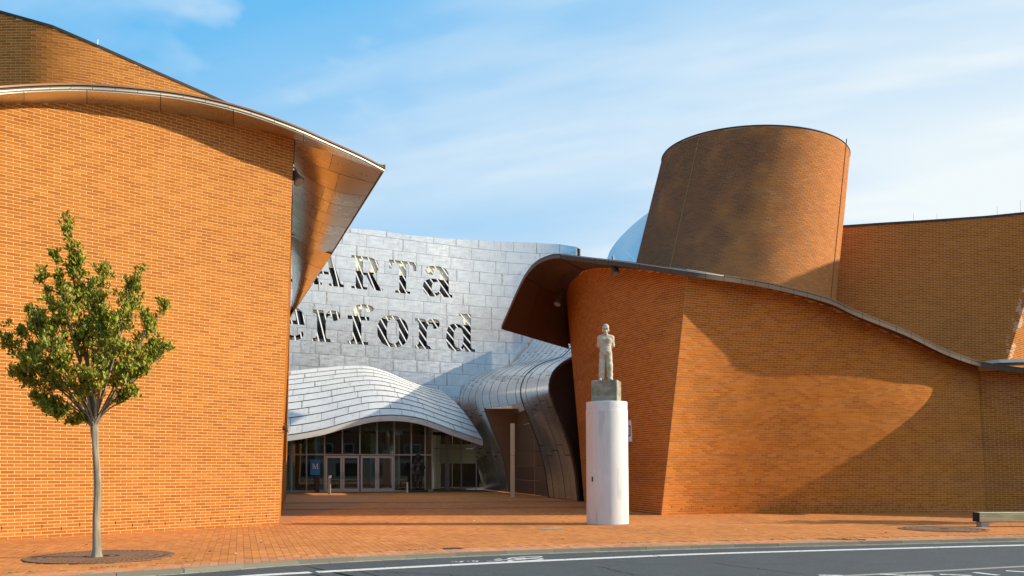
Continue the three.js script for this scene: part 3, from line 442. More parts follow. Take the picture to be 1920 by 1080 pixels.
    for (let k = -7; k <= 7; k++) {
      const bar = new THREE.BoxGeometry(0.075, 2 * half, 0.05); bar.deleteAttribute('uv'); bar.translate(k * sp, 0, 0).rotateZ(Math.PI / 2 - ang).translate(cx + 0.1, cy, 0.02);
      const bb = new Brush(bar.toNonIndexed()); bb.updateMatrixWorld(); const res = ev.evaluate(bb, q.br, INTERSECTION).geometry; const g = res.index ? res.toNonIndexed() : res; if (!g.attributes.position.count) continue;
      const z = g.clone(); z.setAttribute('uv', new THREE.Float32BufferAttribute(new Float32Array(z.attributes.position.count * 2), 2)); part('glazing_bar', bend(z), M.white, wnd);
    }
  }
  // structure behind the skin: plain backing up to the letter niches, roof and far wall
  part('backing', slab((u, v) => { const s = u * LEN; return fac(s, lerp(4, topY(s) - 0.06, v), -0.42); }, 0, 1, 0, 1, 40, 1, 0.15), M.darkTrim, hall);
  part('top_closure', slab((u, v) => { const s = u * LEN; return fac(s, topY(s) - 0.03, 0.03 - v * 0.55); }, 0, 1, 0, 1, 40, 1, 0.03), STEEL[0], hall);
  const e0 = c.getPointAt(1); part('end_return', slab((u, v) => V(e0.x + 0.02 + u * 0.6, lerp(4, topY(LEN), v), e0.z - u * 7), 0, 1, 0, 1, 6, 2, 0.05), STEEL[1], hall);

  // entrance canopy: wavy shingled roof
  const up = curve([[440, 706, 58], [540, 696, 59.7], [600, 690, 60.8], [655, 686, 61.8], [690, 687, 62.4], [722, 696, 63], [762, 713, 63.7], [800, 726, 64.4], [828, 732, 65]]);
  const lip = curve([[430, 826, 54.5], [532, 817, 55.6], [600, 806, 56.3], [655, 791, 56.9], [700, 781, 57.4], [745, 779, 57.9], [790, 785.5, 58.4], [845, 805, 59.2], [906, 826, 60.2]]);
  const cf = (u, v) => { const p = lip(u).lerp(up(u), v); p.y += 0.35 * Math.sin(Math.PI * clamp(v)) ; return p; };
  const canopy = part('entrance_canopy', slab(cf, 0, 1, 0, 1, 48, 8, 0.35, -0.06), M.frame, hall, 'wavy shingled steel canopy over the glass entrance');
  const rows = 10; for (let j = 0; j < rows; j++) { const v0 = j / rows, v1 = (j + 1) / rows; let u = -0.05 - (j % 4) * 0.035; while (u < 1) { const w = 0.105 + r() * 0.02, a = Math.max(0, u), b = Math.min(1, u + w); u += w; if (b - a < 0.01) continue; part('shingle', slab(cf, a + 0.0009, b - 0.0009, v0 + 0.006, v1 - 0.002, 6, 2, 0.03, 0.035, 0.008), CANOPY[Math.floor(r() * 4)], canopy); } }
  part('canopy_lip', slab((u, v) => lip(u).add(V(0, lerp(-0.36, -0.02, v), 0.05)), 0.001, 0.999, 0, 1, 48, 1, 0.06), CANOPY[0], canopy);

  // glass entrance front
  const gd = (px) => 1 / (1 / 60.4 + (px - 530) / 208 * (1 / 62 - 1 / 60.4)), g0 = (px, y = 0) => { const d = gd(px); return V((px - 960) / FOC * d, y, -d); };
  const dirG = g0(738).sub(g0(530)).normalize(), yaw = Math.atan2(-dirG.z, dirG.x), TR = 2.52, HTp = (px) => interp([[500, 7.1], [690, 7.1], [770, 6.4], [812, 5.8]], px)[0];
  const put = (geo, p) => geo.rotateY(yaw).translate(p.x, p.y, p.z);
  const cw = part('glass_front', merge([...[505, 530.5, 546.5, 574.8, 608.5, 642, 674.8, 707, 739, 771, 797, 810].flatMap((px) => { const HT = HTp(px); return px > 610 && px < 738 ? [put(box(0.09, HT - TR, 0.14), g0(px, (HT + TR) / 2))] : [put(box(0.1, HT, 0.14), g0(px, HT / 2))]; }), put(box(g0(505).distanceTo(g0(810)), 0.09, 0.11), g0(505).lerp(g0(810), 0.5).setY(TR)), ...[[505, 608.5], [739, 810]].map(([a, b]) => put(box(g0(a).distanceTo(g0(b)), 0.12, 0.11), g0(a).lerp(g0(b), 0.5).setY(0.06))), put(box(g0(505).distanceTo(g0(810)), 0.06, 0.1), g0(505).lerp(g0(810), 0.5).setY(5.4))]), M.frame, hall, 'glass entrance front in grey metal frames');
  const xs = [505, 530.5, 546.5, 574.8, 608.5, 642, 674.8, 707, 739, 771, 797, 810];
  for (let i = 0; i < xs.length - 1; i++) { const a = g0(xs[i]), b = g0(xs[i + 1]), w = a.distanceTo(b) - 0.1, mid = a.lerp(b, 0.5), tilt = (r() - 0.5) * 0.012; const pane = (y0, y1) => part('pane', put(box(w, y1 - y0, 0.012).rotateY(tilt), mid.clone().setY((y0 + y1) / 2)), M.glass, cw); pane(TR + 0.045, 5.37); pane(5.43, HTp(xs[i + 1])); if (!(xs[i] > 600 && xs[i] < 738)) pane(0.12, TR - 0.045); }
  const df = std([0.55, 0.55, 0.57], 0.4, 0.6);
  for (const [a, b, hs] of [[609.8, 642, 1], [642, 674, -1], [675.8, 707, 1], [707, 738.4, -1]]) {
    const A = g0(a), B = g0(b), w = A.distanceTo(B) - 0.02, mid = A.lerp(B, 0.5), hgt = 2.44;
    const f = [box(0.13, hgt, 0.08, -w / 2 + 0.065, hgt / 2, 0), box(0.13, hgt, 0.08, w / 2 - 0.065, hgt / 2, 0), box(w - 0.26, 0.15, 0.08, 0, hgt - 0.075, 0), box(w - 0.26, 0.22, 0.08, 0, 0.12, 0)];
    const door = part('entrance_door', put(merge(f), mid), df, hall, 'glazed entrance door leaf with pale grey frame');
    part('pane', put(box(w - 0.26, hgt - 0.38, 0.012, 0, 0.04 + hgt / 2, 0), mid.clone()), M.glass, door);
    const hx = hs * (w / 2 - 0.07); part('handle', put(merge([tube([V(hx, 1.28, 0.04), V(hx, 1.28, 0.13), V(hx + 0.0, 1.2, 0.15), V(hx, 0.95, 0.15), V(hx, 0.87, 0.13), V(hx, 0.87, 0.04)], 0.017, 20, 6)]), mid.clone()), M.frame, door);
  }
  // recessed glazed bay right of the doors, cream wall with dark openings behind
  const RB = (px, y, d) => V((px - 960) / FOC * d, y, -d), rd = (px) => lerp(66.2, 67.6, (px - 811) / 100);
  const bay = part('side_glazing', merge([...[[838.5, 0.3], [865, 0.1], [893, 0.08], [918, 0.08]].map(([px, w]) => box(w, 6.2, 0.16).translate(RB(px, 3.1, rd(px)).x, 3.1, -rd(px))), beam(RB(812, 0.05, 66.2), RB(925, 0.05, 67.8), 0.1, 0.1), beam(RB(812, 3.05, 66.2), RB(925, 3.05, 67.8), 0.06, 0.05)]), std([0.2, 0.22, 0.26], 0.4, 0.6), hall, 'recessed glazed bay beside the entrance');
  for (const [a, b] of [[824, 838], [839, 865], [865, 893], [893, 918]]) { const A = RB(a, 0, rd(a)), B = RB(b, 0, rd(b)); part('pane', slab((u, v) => A.clone().lerp(B, u).setY(lerp(0.1, 6, v)), 0.03, 0.97, 0, 1, 1, 1, 0.012), M.glass, bay); }
  const wz = -69.4, wy = (py) => EYE + (HOR - py) / FOC * 69.4, wx = (px) => (px - 960) / FOC * 69.4;
  part('inner_wall', box(wx(826) - wx(800), 6.3, 0.3, (wx(826) + wx(800)) / 2, 3.15, wz), M.cream, hall, 'pale inner wall beside the glazed bay');
  part('inner_beam', box(wx(940) - wx(826), wy(833) - wy(869), 0.3, (wx(940) + wx(826)) / 2, (wy(833) + wy(869)) / 2, wz + 0.01), M.cream, hall);
  part('inner_beam', box(wx(940) - wx(826), 1.6, 0.3, (wx(940) + wx(826)) / 2, 6.2, wz + 0.01), M.cream, hall);
  part('inner_back', box(16, 7.2, 0.2, 0, 3.6, -77), M.black, hall);
  // foyer behind the doors
  part('foyer_back_wall', box(16, 7.4, 0.3, -13, 3.7, -76), std([0.1, 0.1, 0.09], 0.9), hall); part('foyer_ceiling', slab((u, v) => g0(lerp(498, 812, u), HTp(lerp(498, 812, u))).add(V(0, 0, -0.2)).lerp(V(lerp(-20.6, -5.8, u), 6.6, -76), v), 0, 1, 0, 1, 4, 2, 0.3), std([0.16, 0.16, 0.15], 0.9), hall); part('bay_ceiling', slab((u, v) => V(lerp(-5.9, -1, u), 6.5, -lerp(66.6, 77, v) - u), 0, 1, 0, 1, 2, 2, 0.3), std([0.16, 0.16, 0.15], 0.9), hall); part('foyer_floor', box(22, 0.02, 16, -12, 0.0, -69.8), std([0.14, 0.1, 0.08], 0.5), hall); part('foyer_side_wall', box(0.3, 7.4, 17, -20.5, 3.7, -68), std([0.2, 0.2, 0.18], 0.9), hall);
  part('foyer_side_wall', box(0.3, 5.6, 6.2, -6.0, 2.8, -66.8), std([0.4, 0.4, 0.36], 0.9), hall);
  for (const [px, d, rr, h] of [[705, 66.5, 0.42, 7.3], [600, 67, 0.38, 7.3], [740, 70, 0.4, 7.3]]) part('foyer_column', new THREE.CylinderGeometry(rr, rr, h, 24).translate((px - 960) / FOC * d, h / 2, -d), M.cream, hall);
  const fold = []; for (let i = 0; i < 15; i++) fold.push(new THREE.CylinderGeometry(0.05, 0.05, 7.2, 8).translate((531 + i * 1.5 - 960) / FOC * 61, 3.6, -61 - (i % 2) * 0.05)); part('curtain', merge(fold), M.cream, hall);
  part('hall_roof', slab((u, v) => V(lerp(-26, 4, u), 14, -lerp(66, 95, v) - u * 4), 0, 1, 0, 1, 2, 2, 0.3), M.frame, hall);
}

// ---------------------------------------------------------------- bulging steel wing on the right of the court
{
  const g = thing('steel_wing', 'bulging ribbed steel wing curling out beside the entrance', 'building');
  const far = curve([[905, 917.5, 67], [897, 880, 67], [888, 845, 67], [872, 805, 67], [861, 775, 67], [857, 748, 67], [868, 723, 67], [895, 702, 67], [930, 690.5, 67], [960, 682, 67], [984, 658, 67], [1000, 638, 67], [1006, 627, 67], [1010, 616, 67]]);
  const near = curve([[1085, 940, 44], [1079, 885, 44], [1068, 838, 44], [1050, 787, 44], [1036, 752, 44], [1030, 728, 44], [1036, 701, 44], [1054, 682, 44], [1075, 671, 44], [1095, 664, 44], [1112, 648, 44], [1124, 628, 44], [1130, 612, 44], [1134, 600, 44]]);
  const f = (u, v) => { const b = 1 - u; const p = near(v).lerp(far(v), b); const m = Math.sin(Math.PI * clamp(b)); p.x += m * (0.35 * (v < 0.5 ? 1 : 0.6)) * step(0, 0.3, v) * 0; return p; };   // u: 0 far .. 1 near ; v along the profile
  const cuts = []; for (let i = 0; i <= 22; i++) cuts.push(i / 22);
  const ff = f;
  const levels = [0, 0.145, 0.3, 0.47, 0.6, 0.74, 0.87, 1], r = rng(5);
  // the doorway: strips left out between two ribs below the bulge
  const o0 = 8, o1 = 17, head = 0.315;
  for (let i = 0; i < 22; i++) {
    const u0 = i / 22, u1 = (i + 1) / 22, st = 0.016 * ((i % 3) - 1), lv = levels.map((x, k) => (k && k < 7 ? clamp(x + st) : x));
    for (let k = 0; k < 7; k++) { let a = lv[k]; const b = lv[k + 1]; if (i >= o0 && i < o1) { if (b <= head + 0.02) continue; a = Math.max(a, head); }
      part('cladding_strip', slab((u, v) => ff(u, v), u0 + 0.0012, u1 - (i === 16 ? 0.004 : 0.0012), a + 0.0015, b - 0.0015, 2, 10, 0.03, 0.0 + (i % 2) * 0.012 + 0.006 * r(), 0.012 + (i % 2) * 0.012), HULL[Math.floor(r() * 4)], g); }
  }
  part('backing_shell', slab((u, v) => ff(u, v), 0, o0 / 22, 0, 1, 10, 40, 0.05, -0.06), M.darkTrim, g); part('backing_shell', slab((u, v) => ff(u, v), o1 / 22, 1, 0, 1, 6, 40, 0.05, -0.06), M.darkTrim, g); part('backing_shell', slab((u, v) => ff(u, v), o0 / 22, o1 / 22, head, 1, 8, 30, 0.05, -0.06), M.darkTrim, g);
  const ringU = 17 / 22, rp = []; for (let i = 0; i <= 50; i++) rp.push(ff(ringU, i / 50)); part('seam_gutter', new THREE.TubeGeometry(new THREE.CatmullRomCurve3(rp), 90, 0.055, 6), M.black, g);
  // end face between the near rib and the brick wall
  part('end_face', slab((u, v) => { const p = near(v); return p.lerp(V(4.4, p.y, -46.5), u); }, 0, 1, 0, 1, 4, 30, 0.06, -0.02), std([0.075, 0.045, 0.032], 0.75), g, 'dark brown end face tucked behind the brick wall');
  // doorway lining
  const a = ff(o0 / 22, 0), b = ff(o1 / 22, 0), lin = SOFFIT;
  for (let j = 0; j < 6; j++) for (let i = 0; i < 2; i++) part('lining_panel', slab((u, v) => { const p = a.clone().lerp(b, u); return V(p.x + 0.45, lerp(0, 5.2, v), p.z); }, i / 2 + 0.003, (i + 1) / 2 - 0.003, j / 6 + 0.003, (j + 1) / 6 - 0.003, 1, 1, 0.05), lin[(i + j) % 3], g);
  part('door_jamb', slab((u, v) => { const p = ff(o0 / 22, v * head); return p.add(V(u * 2.2, 0, -0.02)); }, 0, 1, 0, 1, 1, 16, 0.04), lin[1], g);
  part('door_jamb', slab((u, v) => { const p = ff(o1 / 22, v * head); return p.add(V(u * 2.2, 0, 0.02)); }, 0, 1, 0, 1, 1, 16, 0.04), lin[2], g);
}

// ---------------------------------------------------------------- white column, block, statue
function capsuleField(bones, k) {      // smooth union of tapered capsules
  const B = bones.map(([a, b, ra, rb]) => { const d = b.map((x, i) => x - a[i]); return { a, d, l2: Math.max(1e-8, d[0] ** 2 + d[1] ** 2 + d[2] ** 2), ra, rb }; });
  return (x, y, z) => { let s = 0, mn = 1e9; const ds = B.map((q) => { const h = clamp(((x - q.a[0]) * q.d[0] + (y - q.a[1]) * q.d[1] + (z - q.a[2]) * q.d[2]) / q.l2), X = x - q.a[0] - q.d[0] * h, Y = y - q.a[1] - q.d[1] * h, Z = z - q.a[2] - q.d[2] * h; const v = Math.sqrt(X * X + Y * Y + Z * Z) - lerp(q.ra, q.rb, h); if (v < mn) mn = v; return v; });
    if (mn > 0.12) return mn; for (const v of ds) if (v - mn < 5 * k) s += Math.exp(-(v - mn) / k); return mn - k * Math.log(s); };
}
function mesh(field, center, half, res) {
  const mc = new MarchingCubes(res, new THREE.MeshBasicMaterial(), false, false, 300000); mc.isolation = 0; const h = res / 2;
  for (let z = 0; z < res; z++) for (let y = 0; y < res; y++) for (let x = 0; x < res; x++) mc.field[z * res * res + y * res + x] = -field(center[0] + (x - h) / h * half, center[1] + (y - h) / h * half, center[2] + (z - h) / h * half);
  mc.update(); let g = new THREE.BufferGeometry(); g.setAttribute('position', new THREE.Float32BufferAttribute(mc.positionArray.slice(0, mc.count * 3), 3)); g = mergeVertices(g, 1e-4); g.computeVertexNormals(); g.scale(half, half, half).translate(...center); return g;
}
const sub = (f, ...cuts) => (x, y, z) => { let d = f(x, y, z); for (const [c, r, k] of cuts) d = Math.max(d, -(Math.hypot(x - c[0], y - c[1], z - c[2]) - r)); return d; };
{
  const base = V(2.75, 0, -26.05);
  const seam = texture(512, (u, v) => { let g = 0.93 + (tileNoise(u, v, 20) - 0.5) * 0.05 + (tileNoise(u, v, 90, 2) - 0.5) * 0.04; if (noise(u * 90, 3, 1) > 0.72 && v > 0.94 - 0.06 * noise(u * 60, 1, 7)) g -= 0.35 * noise(u * 140, v * 40, 2); if (Math.abs((u * 5) % 1) < 0.006) g -= 0.07; if (noise(u * 30, v * 26, 4) > 0.86 && v < 0.5) g -= 0.05; return [g, g, g - 0.01]; });
  const colm = thing('advertising_column', 'tall white painted round column standing on the paving', 'column');
  part('shaft', new THREE.LatheGeometry([[0, 0], [0.6, 0], [0.605, 0.02], [0.603, 1.6], [0.6, 1.608], [0.598, 3.2], [0.595, 3.26], [0.592, 3.265], [0.59, 3.27], [0.589, 3.485], [0.575, 3.5], [0, 3.5]].map((p) => new THREE.Vector2(...p)), 64), std([0.7, 0.74, 0.77], 0.55, 0, { map: seam }), colm);
  part('inspection_flap', box(0.02, 0.14, 0.05, -0.603, 1.3, 0.06), M.darkTrim, colm);
  colm.position.copy(base); colm.rotation.z = 0.011; colm.rotation.y = 0.6;
  const conc = texture(256, (u, v) => { const n = fbm(u * 5, v * 5, 2, 5), l = step(0.5, 0.62, fbm(u * 3 + 9, v * 3, 5, 5)); const g = 0.56 + (n - 0.5) * 0.3; return [g + l * 0.06, g + l * 0.055 - 0.01, g - 0.06 + l * 0.03]; });
  const blk = solo('stone_block', new RoundedBoxGeometry(0.74, 0.6, 0.66, 2, 0.012), std([0.85, 0.85, 0.85], 0.95, 0, { map: conc, bumpMap: conc, bumpScale: 0.012 }), 'weathered grey concrete block between the white column and the statue', 'pedestal');
  blk.position.set(2.71, 3.803, -26.05); blk.rotation.y = -0.3;
  // the man: cap, bare chest, hands behind his back, loose trousers, head bent
  const bones = [
    [[0.03, 0.88, 0], [0.03, 1.0, 0], 0.125, 0.115], [[-0.03, 0.88, 0], [-0.03, 1.0, 0], 0.125, 0.115], [[0.045, 1.0, 0], [0.055, 1.2, 0.0], 0.108, 0.118], [[-0.045, 1.0, 0], [-0.055, 1.2, 0.0], 0.108, 0.118], [[0.085, 1.22, 0], [-0.085, 1.22, 0], 0.112, 0.112], [[0.09, 1.3, -0.02], [-0.09, 1.3, -0.02], 0.095, 0.095],
    [[0.075, 1.25, 0.082], [0.04, 1.245, 0.085], 0.05, 0.05], [[-0.075, 1.25, 0.082], [-0.04, 1.245, 0.085], 0.05, 0.05],
    [[0.0, 1.36, -0.02], [0.16, 1.33, -0.02], 0.06, 0.06], [[0.0, 1.36, -0.02], [-0.16, 1.33, -0.02], 0.06, 0.06], [[0, 1.36, -0.01], [0, 1.47, 0.03], 0.062, 0.056],
    [[0.19, 1.31, -0.015], [0.215, 1.08, -0.06], 0.066, 0.05], [[0.215, 1.08, -0.06], [0.05, 0.93, -0.18], 0.047, 0.034],
    [[-0.19, 1.31, -0.015], [-0.215, 1.08, -0.06], 0.066, 0.05], [[-0.215, 1.08, -0.06], [-0.05, 0.91, -0.18], 0.047, 0.034],
    [[0.05, 0.925, -0.18], [-0.02, 0.875, -0.18], 0.036, 0.03], [[-0.04, 0.91, -0.185], [0.02, 0.865, -0.19], 0.036, 0.03],
    [[0.082, 0.84, 0.0], [0.112, 0.45, 0.015], 0.112, 0.095], [[0.112, 0.45, 0.015], [0.13, 0.09, 0.0], 0.095, 0.088], [[0.135, 0.045, -0.02], [0.155, 0.04, 0.12], 0.05, 0.042],
    [[-0.082, 0.84, 0.0], [-0.105, 0.45, 0.015], 0.112, 0.095], [[-0.105, 0.45, 0.015], [-0.125, 0.09, 0.0], 0.095, 0.088], [[-0.13, 0.045, -0.02], [-0.16, 0.04, 0.12], 0.05, 0.042],
  ];
  const bf = capsuleField(bones, 0.018);
  const folds = (x, y, z) => bf(x, y, z) + (y < 0.95 ? 0.006 * Math.sin(y * 42 + x * 30 + 4 * Math.sin(x * 20)) * (0.4 + 0.6 * step(0.5, 0.1, y)) : 0) + (y > 1.0 && y < 1.19 && z > 0 ? 0.003 * Math.sin(y * 80) + 0.008 * Math.exp(-((x / 0.012) ** 2)) : 0) + (y > 1.18 && y < 1.3 && z > 0 ? 0.012 * Math.exp(-((x / 0.016) ** 2)) : 0) + (z > 0.05 ? 0.012 * Math.exp(-(((y - 1.19) / 0.012) ** 2)) * step(0.16, 0.08, Math.abs(x)) : 0) + (y < 0.84 ? 0.012 * Math.exp(-((x / 0.02) ** 2)) : 0) - (Math.abs(y - 0.965) < 0.018 ? 0.007 : 0);
  const body = mesh(folds, [0, 0.74, 0], 0.82, 130);
  const hb = [[[0, 1.545, 0.055], [0, 1.57, 0.03], 0.082, 0.088], [[0, 1.47, 0.1], [0, 1.5, 0.085], 0.04, 0.058], [[0, 1.515, 0.135], [0, 1.485, 0.148], 0.014, 0.02], [[0.05, 1.5, 0.08], [-0.05, 1.5, 0.08], 0.04, 0.04], [[0.078, 1.525, 0.045], [0.08, 1.5, 0.05], 0.02, 0.016], [[-0.078, 1.525, 0.045], [-0.08, 1.5, 0.05], 0.02, 0.016], [[0.022, 1.455, 0.128], [-0.022, 1.455, 0.128], 0.014, 0.014], [[0, 1.43, 0.115], [0, 1.44, 0.11], 0.028, 0.028], [[0, 1.43, 0.03], [0, 1.49, 0.05], 0.056, 0.06]];
  const cap = [[[0, 1.6, 0.03], [0, 1.605, 0.02], 0.092, 0.092], [[0.06, 1.555, 0.14], [-0.06, 1.555, 0.14], 0.018, 0.018], [[0.04, 1.58, 0.105], [-0.04, 1.58, 0.105], 0.03, 0.03]];
  const hf = sub(capsuleField(hb, 0.01), [[0.032, 1.525, 0.14], 0.02], [[-0.032, 1.525, 0.14], 0.02]), cf = capsuleField(cap, 0.012);
  const head = mesh((x, y, z) => Math.min(hf(x, y, z), cf(x, y, z)), [0, 1.53, 0.05], 0.2, 80); head.translate(0, -1.44, 0).scale(1.1, 1.08, 1.1).translate(0, 1.45, 0);
  const stone = texture(256, (u, v) => { const n = fbm(u * 9, v * 9, 1, 5), d = step(0.5, 0.75, fbm(u * 5 + 4, v * 5, 8, 5)); const g = 0.8 + (n - 0.5) * 0.2 - d * 0.1; return [g, g - 0.02, g - 0.07]; });
  const uvw = (gg, s) => { const p = gg.attributes.position, a = new Float32Array(p.count * 2); for (let i = 0; i < p.count; i++) { a[2 * i] = (p.getX(i) + p.getZ(i) * 0.7) * s; a[2 * i + 1] = p.getY(i) * s; } gg.setAttribute('uv', new THREE.BufferAttribute(a, 2)); return gg; };
  const st = thing('stone_statue', 'pale stone statue of a bare chested man in a cap, hands behind his back', 'statue');
  part('figure', uvw(merge([body, head]), 1.1), std([0.84, 0.82, 0.76], 0.92, 0, { map: stone, bumpMap: stone, bumpScale: 0.008 }), st);
  st.position.set(2.69, 4.1, -26.03); st.rotation.y = -0.12; st.scale.setScalar(0.95);

  // bronze figure by the doors: hooded woman, hand raised to her chin, long body on a low plinth
  const wb = [
    [[0, 1.0, 0], [0, 1.12, 0], 0.19, 0.165], [[0.11, 1.0, 0], [-0.11, 1.0, 0], 0.16, 0.16], [[0, 1.12, 0.02], [0, 1.38, 0], 0.165, 0.17], [[0.1, 1.5, 0], [-0.1, 1.5, 0], 0.14, 0.14], [[0.085, 1.47, 0.12], [0.085, 1.45, 0.13], 0.08, 0.08], [[-0.085, 1.47, 0.12], [-0.085, 1.45, 0.13], 0.08, 0.08], [[0, 1.2, 0.09], [0, 1.15, 0.1], 0.13, 0.12],
    [[-0.24, 1.55, 0], [-0.31, 1.25, 0.02], 0.09, 0.075], [[-0.31, 1.25, 0.02], [-0.3, 0.97, 0.08], 0.07, 0.052], [[-0.3, 0.97, 0.08], [-0.29, 0.84, 0.1], 0.055, 0.035],
    [[0.24, 1.55, 0], [0.34, 1.3, 0.1], 0.09, 0.075], [[0.34, 1.3, 0.1], [0.15, 1.58, 0.2], 0.07, 0.05], [[0.15, 1.58, 0.2], [0.1, 1.68, 0.19], 0.055, 0.04],
    [[0.12, 0.95, 0], [0.13, 0.52, 0.04], 0.15, 0.1], [[0.13, 0.52, 0.04], [0.12, 0.12, -0.02], 0.1, 0.07], [[0.12, 0.07, 0], [0.15, 0.06, 0.16], 0.065, 0.05],
    [[-0.12, 0.95, 0], [-0.15, 0.52, 0.03], 0.15, 0.1], [[-0.15, 0.52, 0.03], [-0.17, 0.12, -0.02], 0.1, 0.07], [[-0.17, 0.07, 0], [-0.21, 0.06, 0.16], 0.065, 0.05],
    [[0, 1.6, 0.01], [0.01, 1.76, 0.04], 0.1, 0.09], [[0.01, 1.9, 0.05], [0.01, 1.96, 0.0], 0.13, 0.165], [[0.01, 1.8, -0.02], [0.01, 1.95, -0.05], 0.14, 0.15], [[0.02, 1.84, 0.12], [0.02, 1.8, 0.13], 0.06, 0.05], [[0.02, 1.89, 0.17], [0.02, 1.85, 0.19], 0.018, 0.022],
  ];
  const wf0 = sub(capsuleField(wb, 0.022), [[0.06, 1.91, 0.19], 0.03], [[-0.02, 1.91, 0.19], 0.03]);
  const wf = (x, y, z) => wf0(x, y, z) + 0.008 * (noise(x * 22, y * 22, z * 22) - 0.5);
  const wg = mesh(wf, [0.01, 1.06, 0.03], 1.12, 110);
  const br = thing('bronze_sculpture', 'dark bronze hooded female figure on a low green plinth beside the doors', 'sculpture');
  part('figure', uvw(wg, 1), std([0.06, 0.062, 0.06], 0.4, 0.6), br); part('plinth', rbox(1.35, 0.16, 0.8, 0.03, 0, 0.08, 0), std([0.03, 0.055, 0.045], 0.6, 0.4), br);
  br.children[0].position.y = 0.15; br.children[0].scale.setScalar(1.13); const bp = G(784, 923); br.position.copy(bp); br.rotation.y = 0.15;
}

// ---------------------------------------------------------------- small street things
{
  // tall metal post in front of the wing doorway
  const p = G(961, 932.5), post = thing('metal_post', 'tall slender pale metal pillar beside the doorway of the steel wing', 'pillar');
  part('shaft', rbox(0.24, 4.06, 0.3, 0.01, 0, 2.03, 0), std([0.56, 0.47, 0.33], 0.45, 0.6), post); part('joint', box(0.246, 0.012, 0.306, 0, 2.3, 0), M.darkTrim, post); part('base_plate', box(0.34, 0.02, 0.4, 0, 0.012, 0), M.frame, post); post.position.copy(p);
  const b = thing('information_bollard', 'slim grey bollard with a small white pictogram plate before the doors', 'bollard'), bp = G(617.5, 926.7);
  part('post', rbox(0.17, 1.0, 0.12, 0.01, 0, 0.5, 0), std([0.4, 0.38, 0.33], 0.5, 0.5), b); part('plate', rbox(0.19, 0.17, 0.03, 0.006, 0, 1.09, 0.02).rotateX(-0.2), M.white, b); part('pictogram', merge([new THREE.CylinderGeometry(0.014, 0.014, 0.006, 10).rotateX(Math.PI / 2).translate(-0.03, 1.125, 0.255), box(0.02, 0.07, 0.006, -0.03, 1.07, 0.255)]).rotateX(-0.2), M.black, b); b.position.copy(bp);
  const s = thing('short_post', 'short white stub post at the foot of the bronze figure', 'post'); part('post', new THREE.CylinderGeometry(0.055, 0.06, 0.62, 12).translate(0, 0.31, 0), M.white, s); part('cap', new THREE.SphereGeometry(0.056, 12, 6, 0, 6.3, 0, 1.57).translate(0, 0.62, 0), M.white, s); s.position.copy(G(763.8, 923.4));
  // blue poster stand inside the glass
  const k = thing('poster_stand', 'blue poster stand with a white letter M before the entrance glass', 'sign'), kd = 58.8;
  part('board', box(0.62, 1.0, 0.04, 0, 1.66, 0), std([0.01, 0.2, 0.52], 0.5), k); part('stand', box(0.3, 1.2, 0.04, 0.12, 0.6, -0.04), M.black, k); const mg = new THREE.ExtrudeGeometry(fontLight.generateShapes('M', 0.34), { depth: 0.008, bevelEnabled: false, curveSegments: 6 }); mg.computeBoundingBox(); part('lettering', mg.translate(-mg.boundingBox.max.x / 2, 1.56, 0.021), M.white, k); k.position.set((591 - 960) / FOC * kd, 0, -kd); k.rotation.y = 0.25; k.children[0].material.emissive = col(0, 0, 0);
  // framed sign bracketed to the brick wall beside the column
  const ws = thing('wall_sign', 'white framed box sign bracketed to the shaded brick wall beside the white column', 'sign'), wd = 33.4, wp = P(1175, 808, wd);
  part('panel', rbox(0.52, 0.78, 0.08, 0.01), M.white, ws); part('frame', merge([box(0.03, 0.84, 0.12, 0.275, 0, 0), box(0.03, 0.84, 0.12, -0.275, 0, 0), box(0.52, 0.03, 0.12, 0, 0.405, 0), box(0.52, 0.03, 0.12, 0, -0.405, 0)]), std([0.25, 0.25, 0.26], 0.4, 0.6), ws); part('lettering', merge([box(0.035, 0.4, 0.01, 0.12, 0, 0.045), box(0.14, 0.035, 0.01, 0.05, 0.182, 0.046), box(0.14, 0.035, 0.01, 0.05, -0.182, 0.046)]), M.black, ws);
  for (const y of [0.24, -0.2]) part('bracket', beam(V(0.29, y, -0.02), V(0.46, y, -0.12), 0.03), M.frame, ws); ws.position.copy(wp); ws.rotation.y = -0.12;
  // timber bench beam at the right edge
  const wood = texture(256, (u, v) => { const g = 0.7 + (fbm(u * 3, v * 26, 2, 4) - 0.5) * 0.5 + (fbm(u * 9, v * 9, 7, 4) - 0.5) * 0.3, ms = step(0.5, 0.66, fbm(u * 6, v * 3, 4, 4)); return [g + 0.05 - ms * 0.04, g + 0.01 + ms * 0.01, g - 0.09 - ms * 0.06]; });
  const be = thing('timber_bench', 'weathered mossy timber beam bench on concrete feet at the right edge', 'bench'), q = G(1843, 988.5);
  part('beam', rbox(3.6, 0.26, 0.3, 0.02, 1.82, 0.27, -0.12), std([0.9, 0.9, 0.85], 0.95, 0, { map: wood, bumpMap: wood, bumpScale: 0.015 }), be); part('beam_end', rbox(0.03, 0.255, 0.296, 0.01, 0.012, 0.27, -0.12), std([0.02, 0.018, 0.015], 0.95), be, 'dark tarred end of the beam, shade put into its colour');  // beam end near black: tar, with its shade painted into the colour
  for (const x of [0.2, 2.2, 3.4]) part('foot', rbox(0.22, 0.14, 0.26, 0.01, x, 0.07, -0.12), std([0.36, 0.35, 0.31], 0.95), be); be.position.copy(q).add(V(-0.12, 0, -0.02)); be.rotation.y = 0.06;
  // tree grates
  const iron = std([0.2, 0.105, 0.06], 0.85, 0.2), pit = std([0.03, 0.02, 0.014], 0.95);
  const grate = thing('tree_grate', 'round cast iron tree grate around the foot of the street tree', 'tree grate', undefined);
  part('pit', new THREE.RingGeometry(0.16, 1.25, 64).rotateX(-Math.PI / 2).translate(0, 0.001, 0), pit, grate);
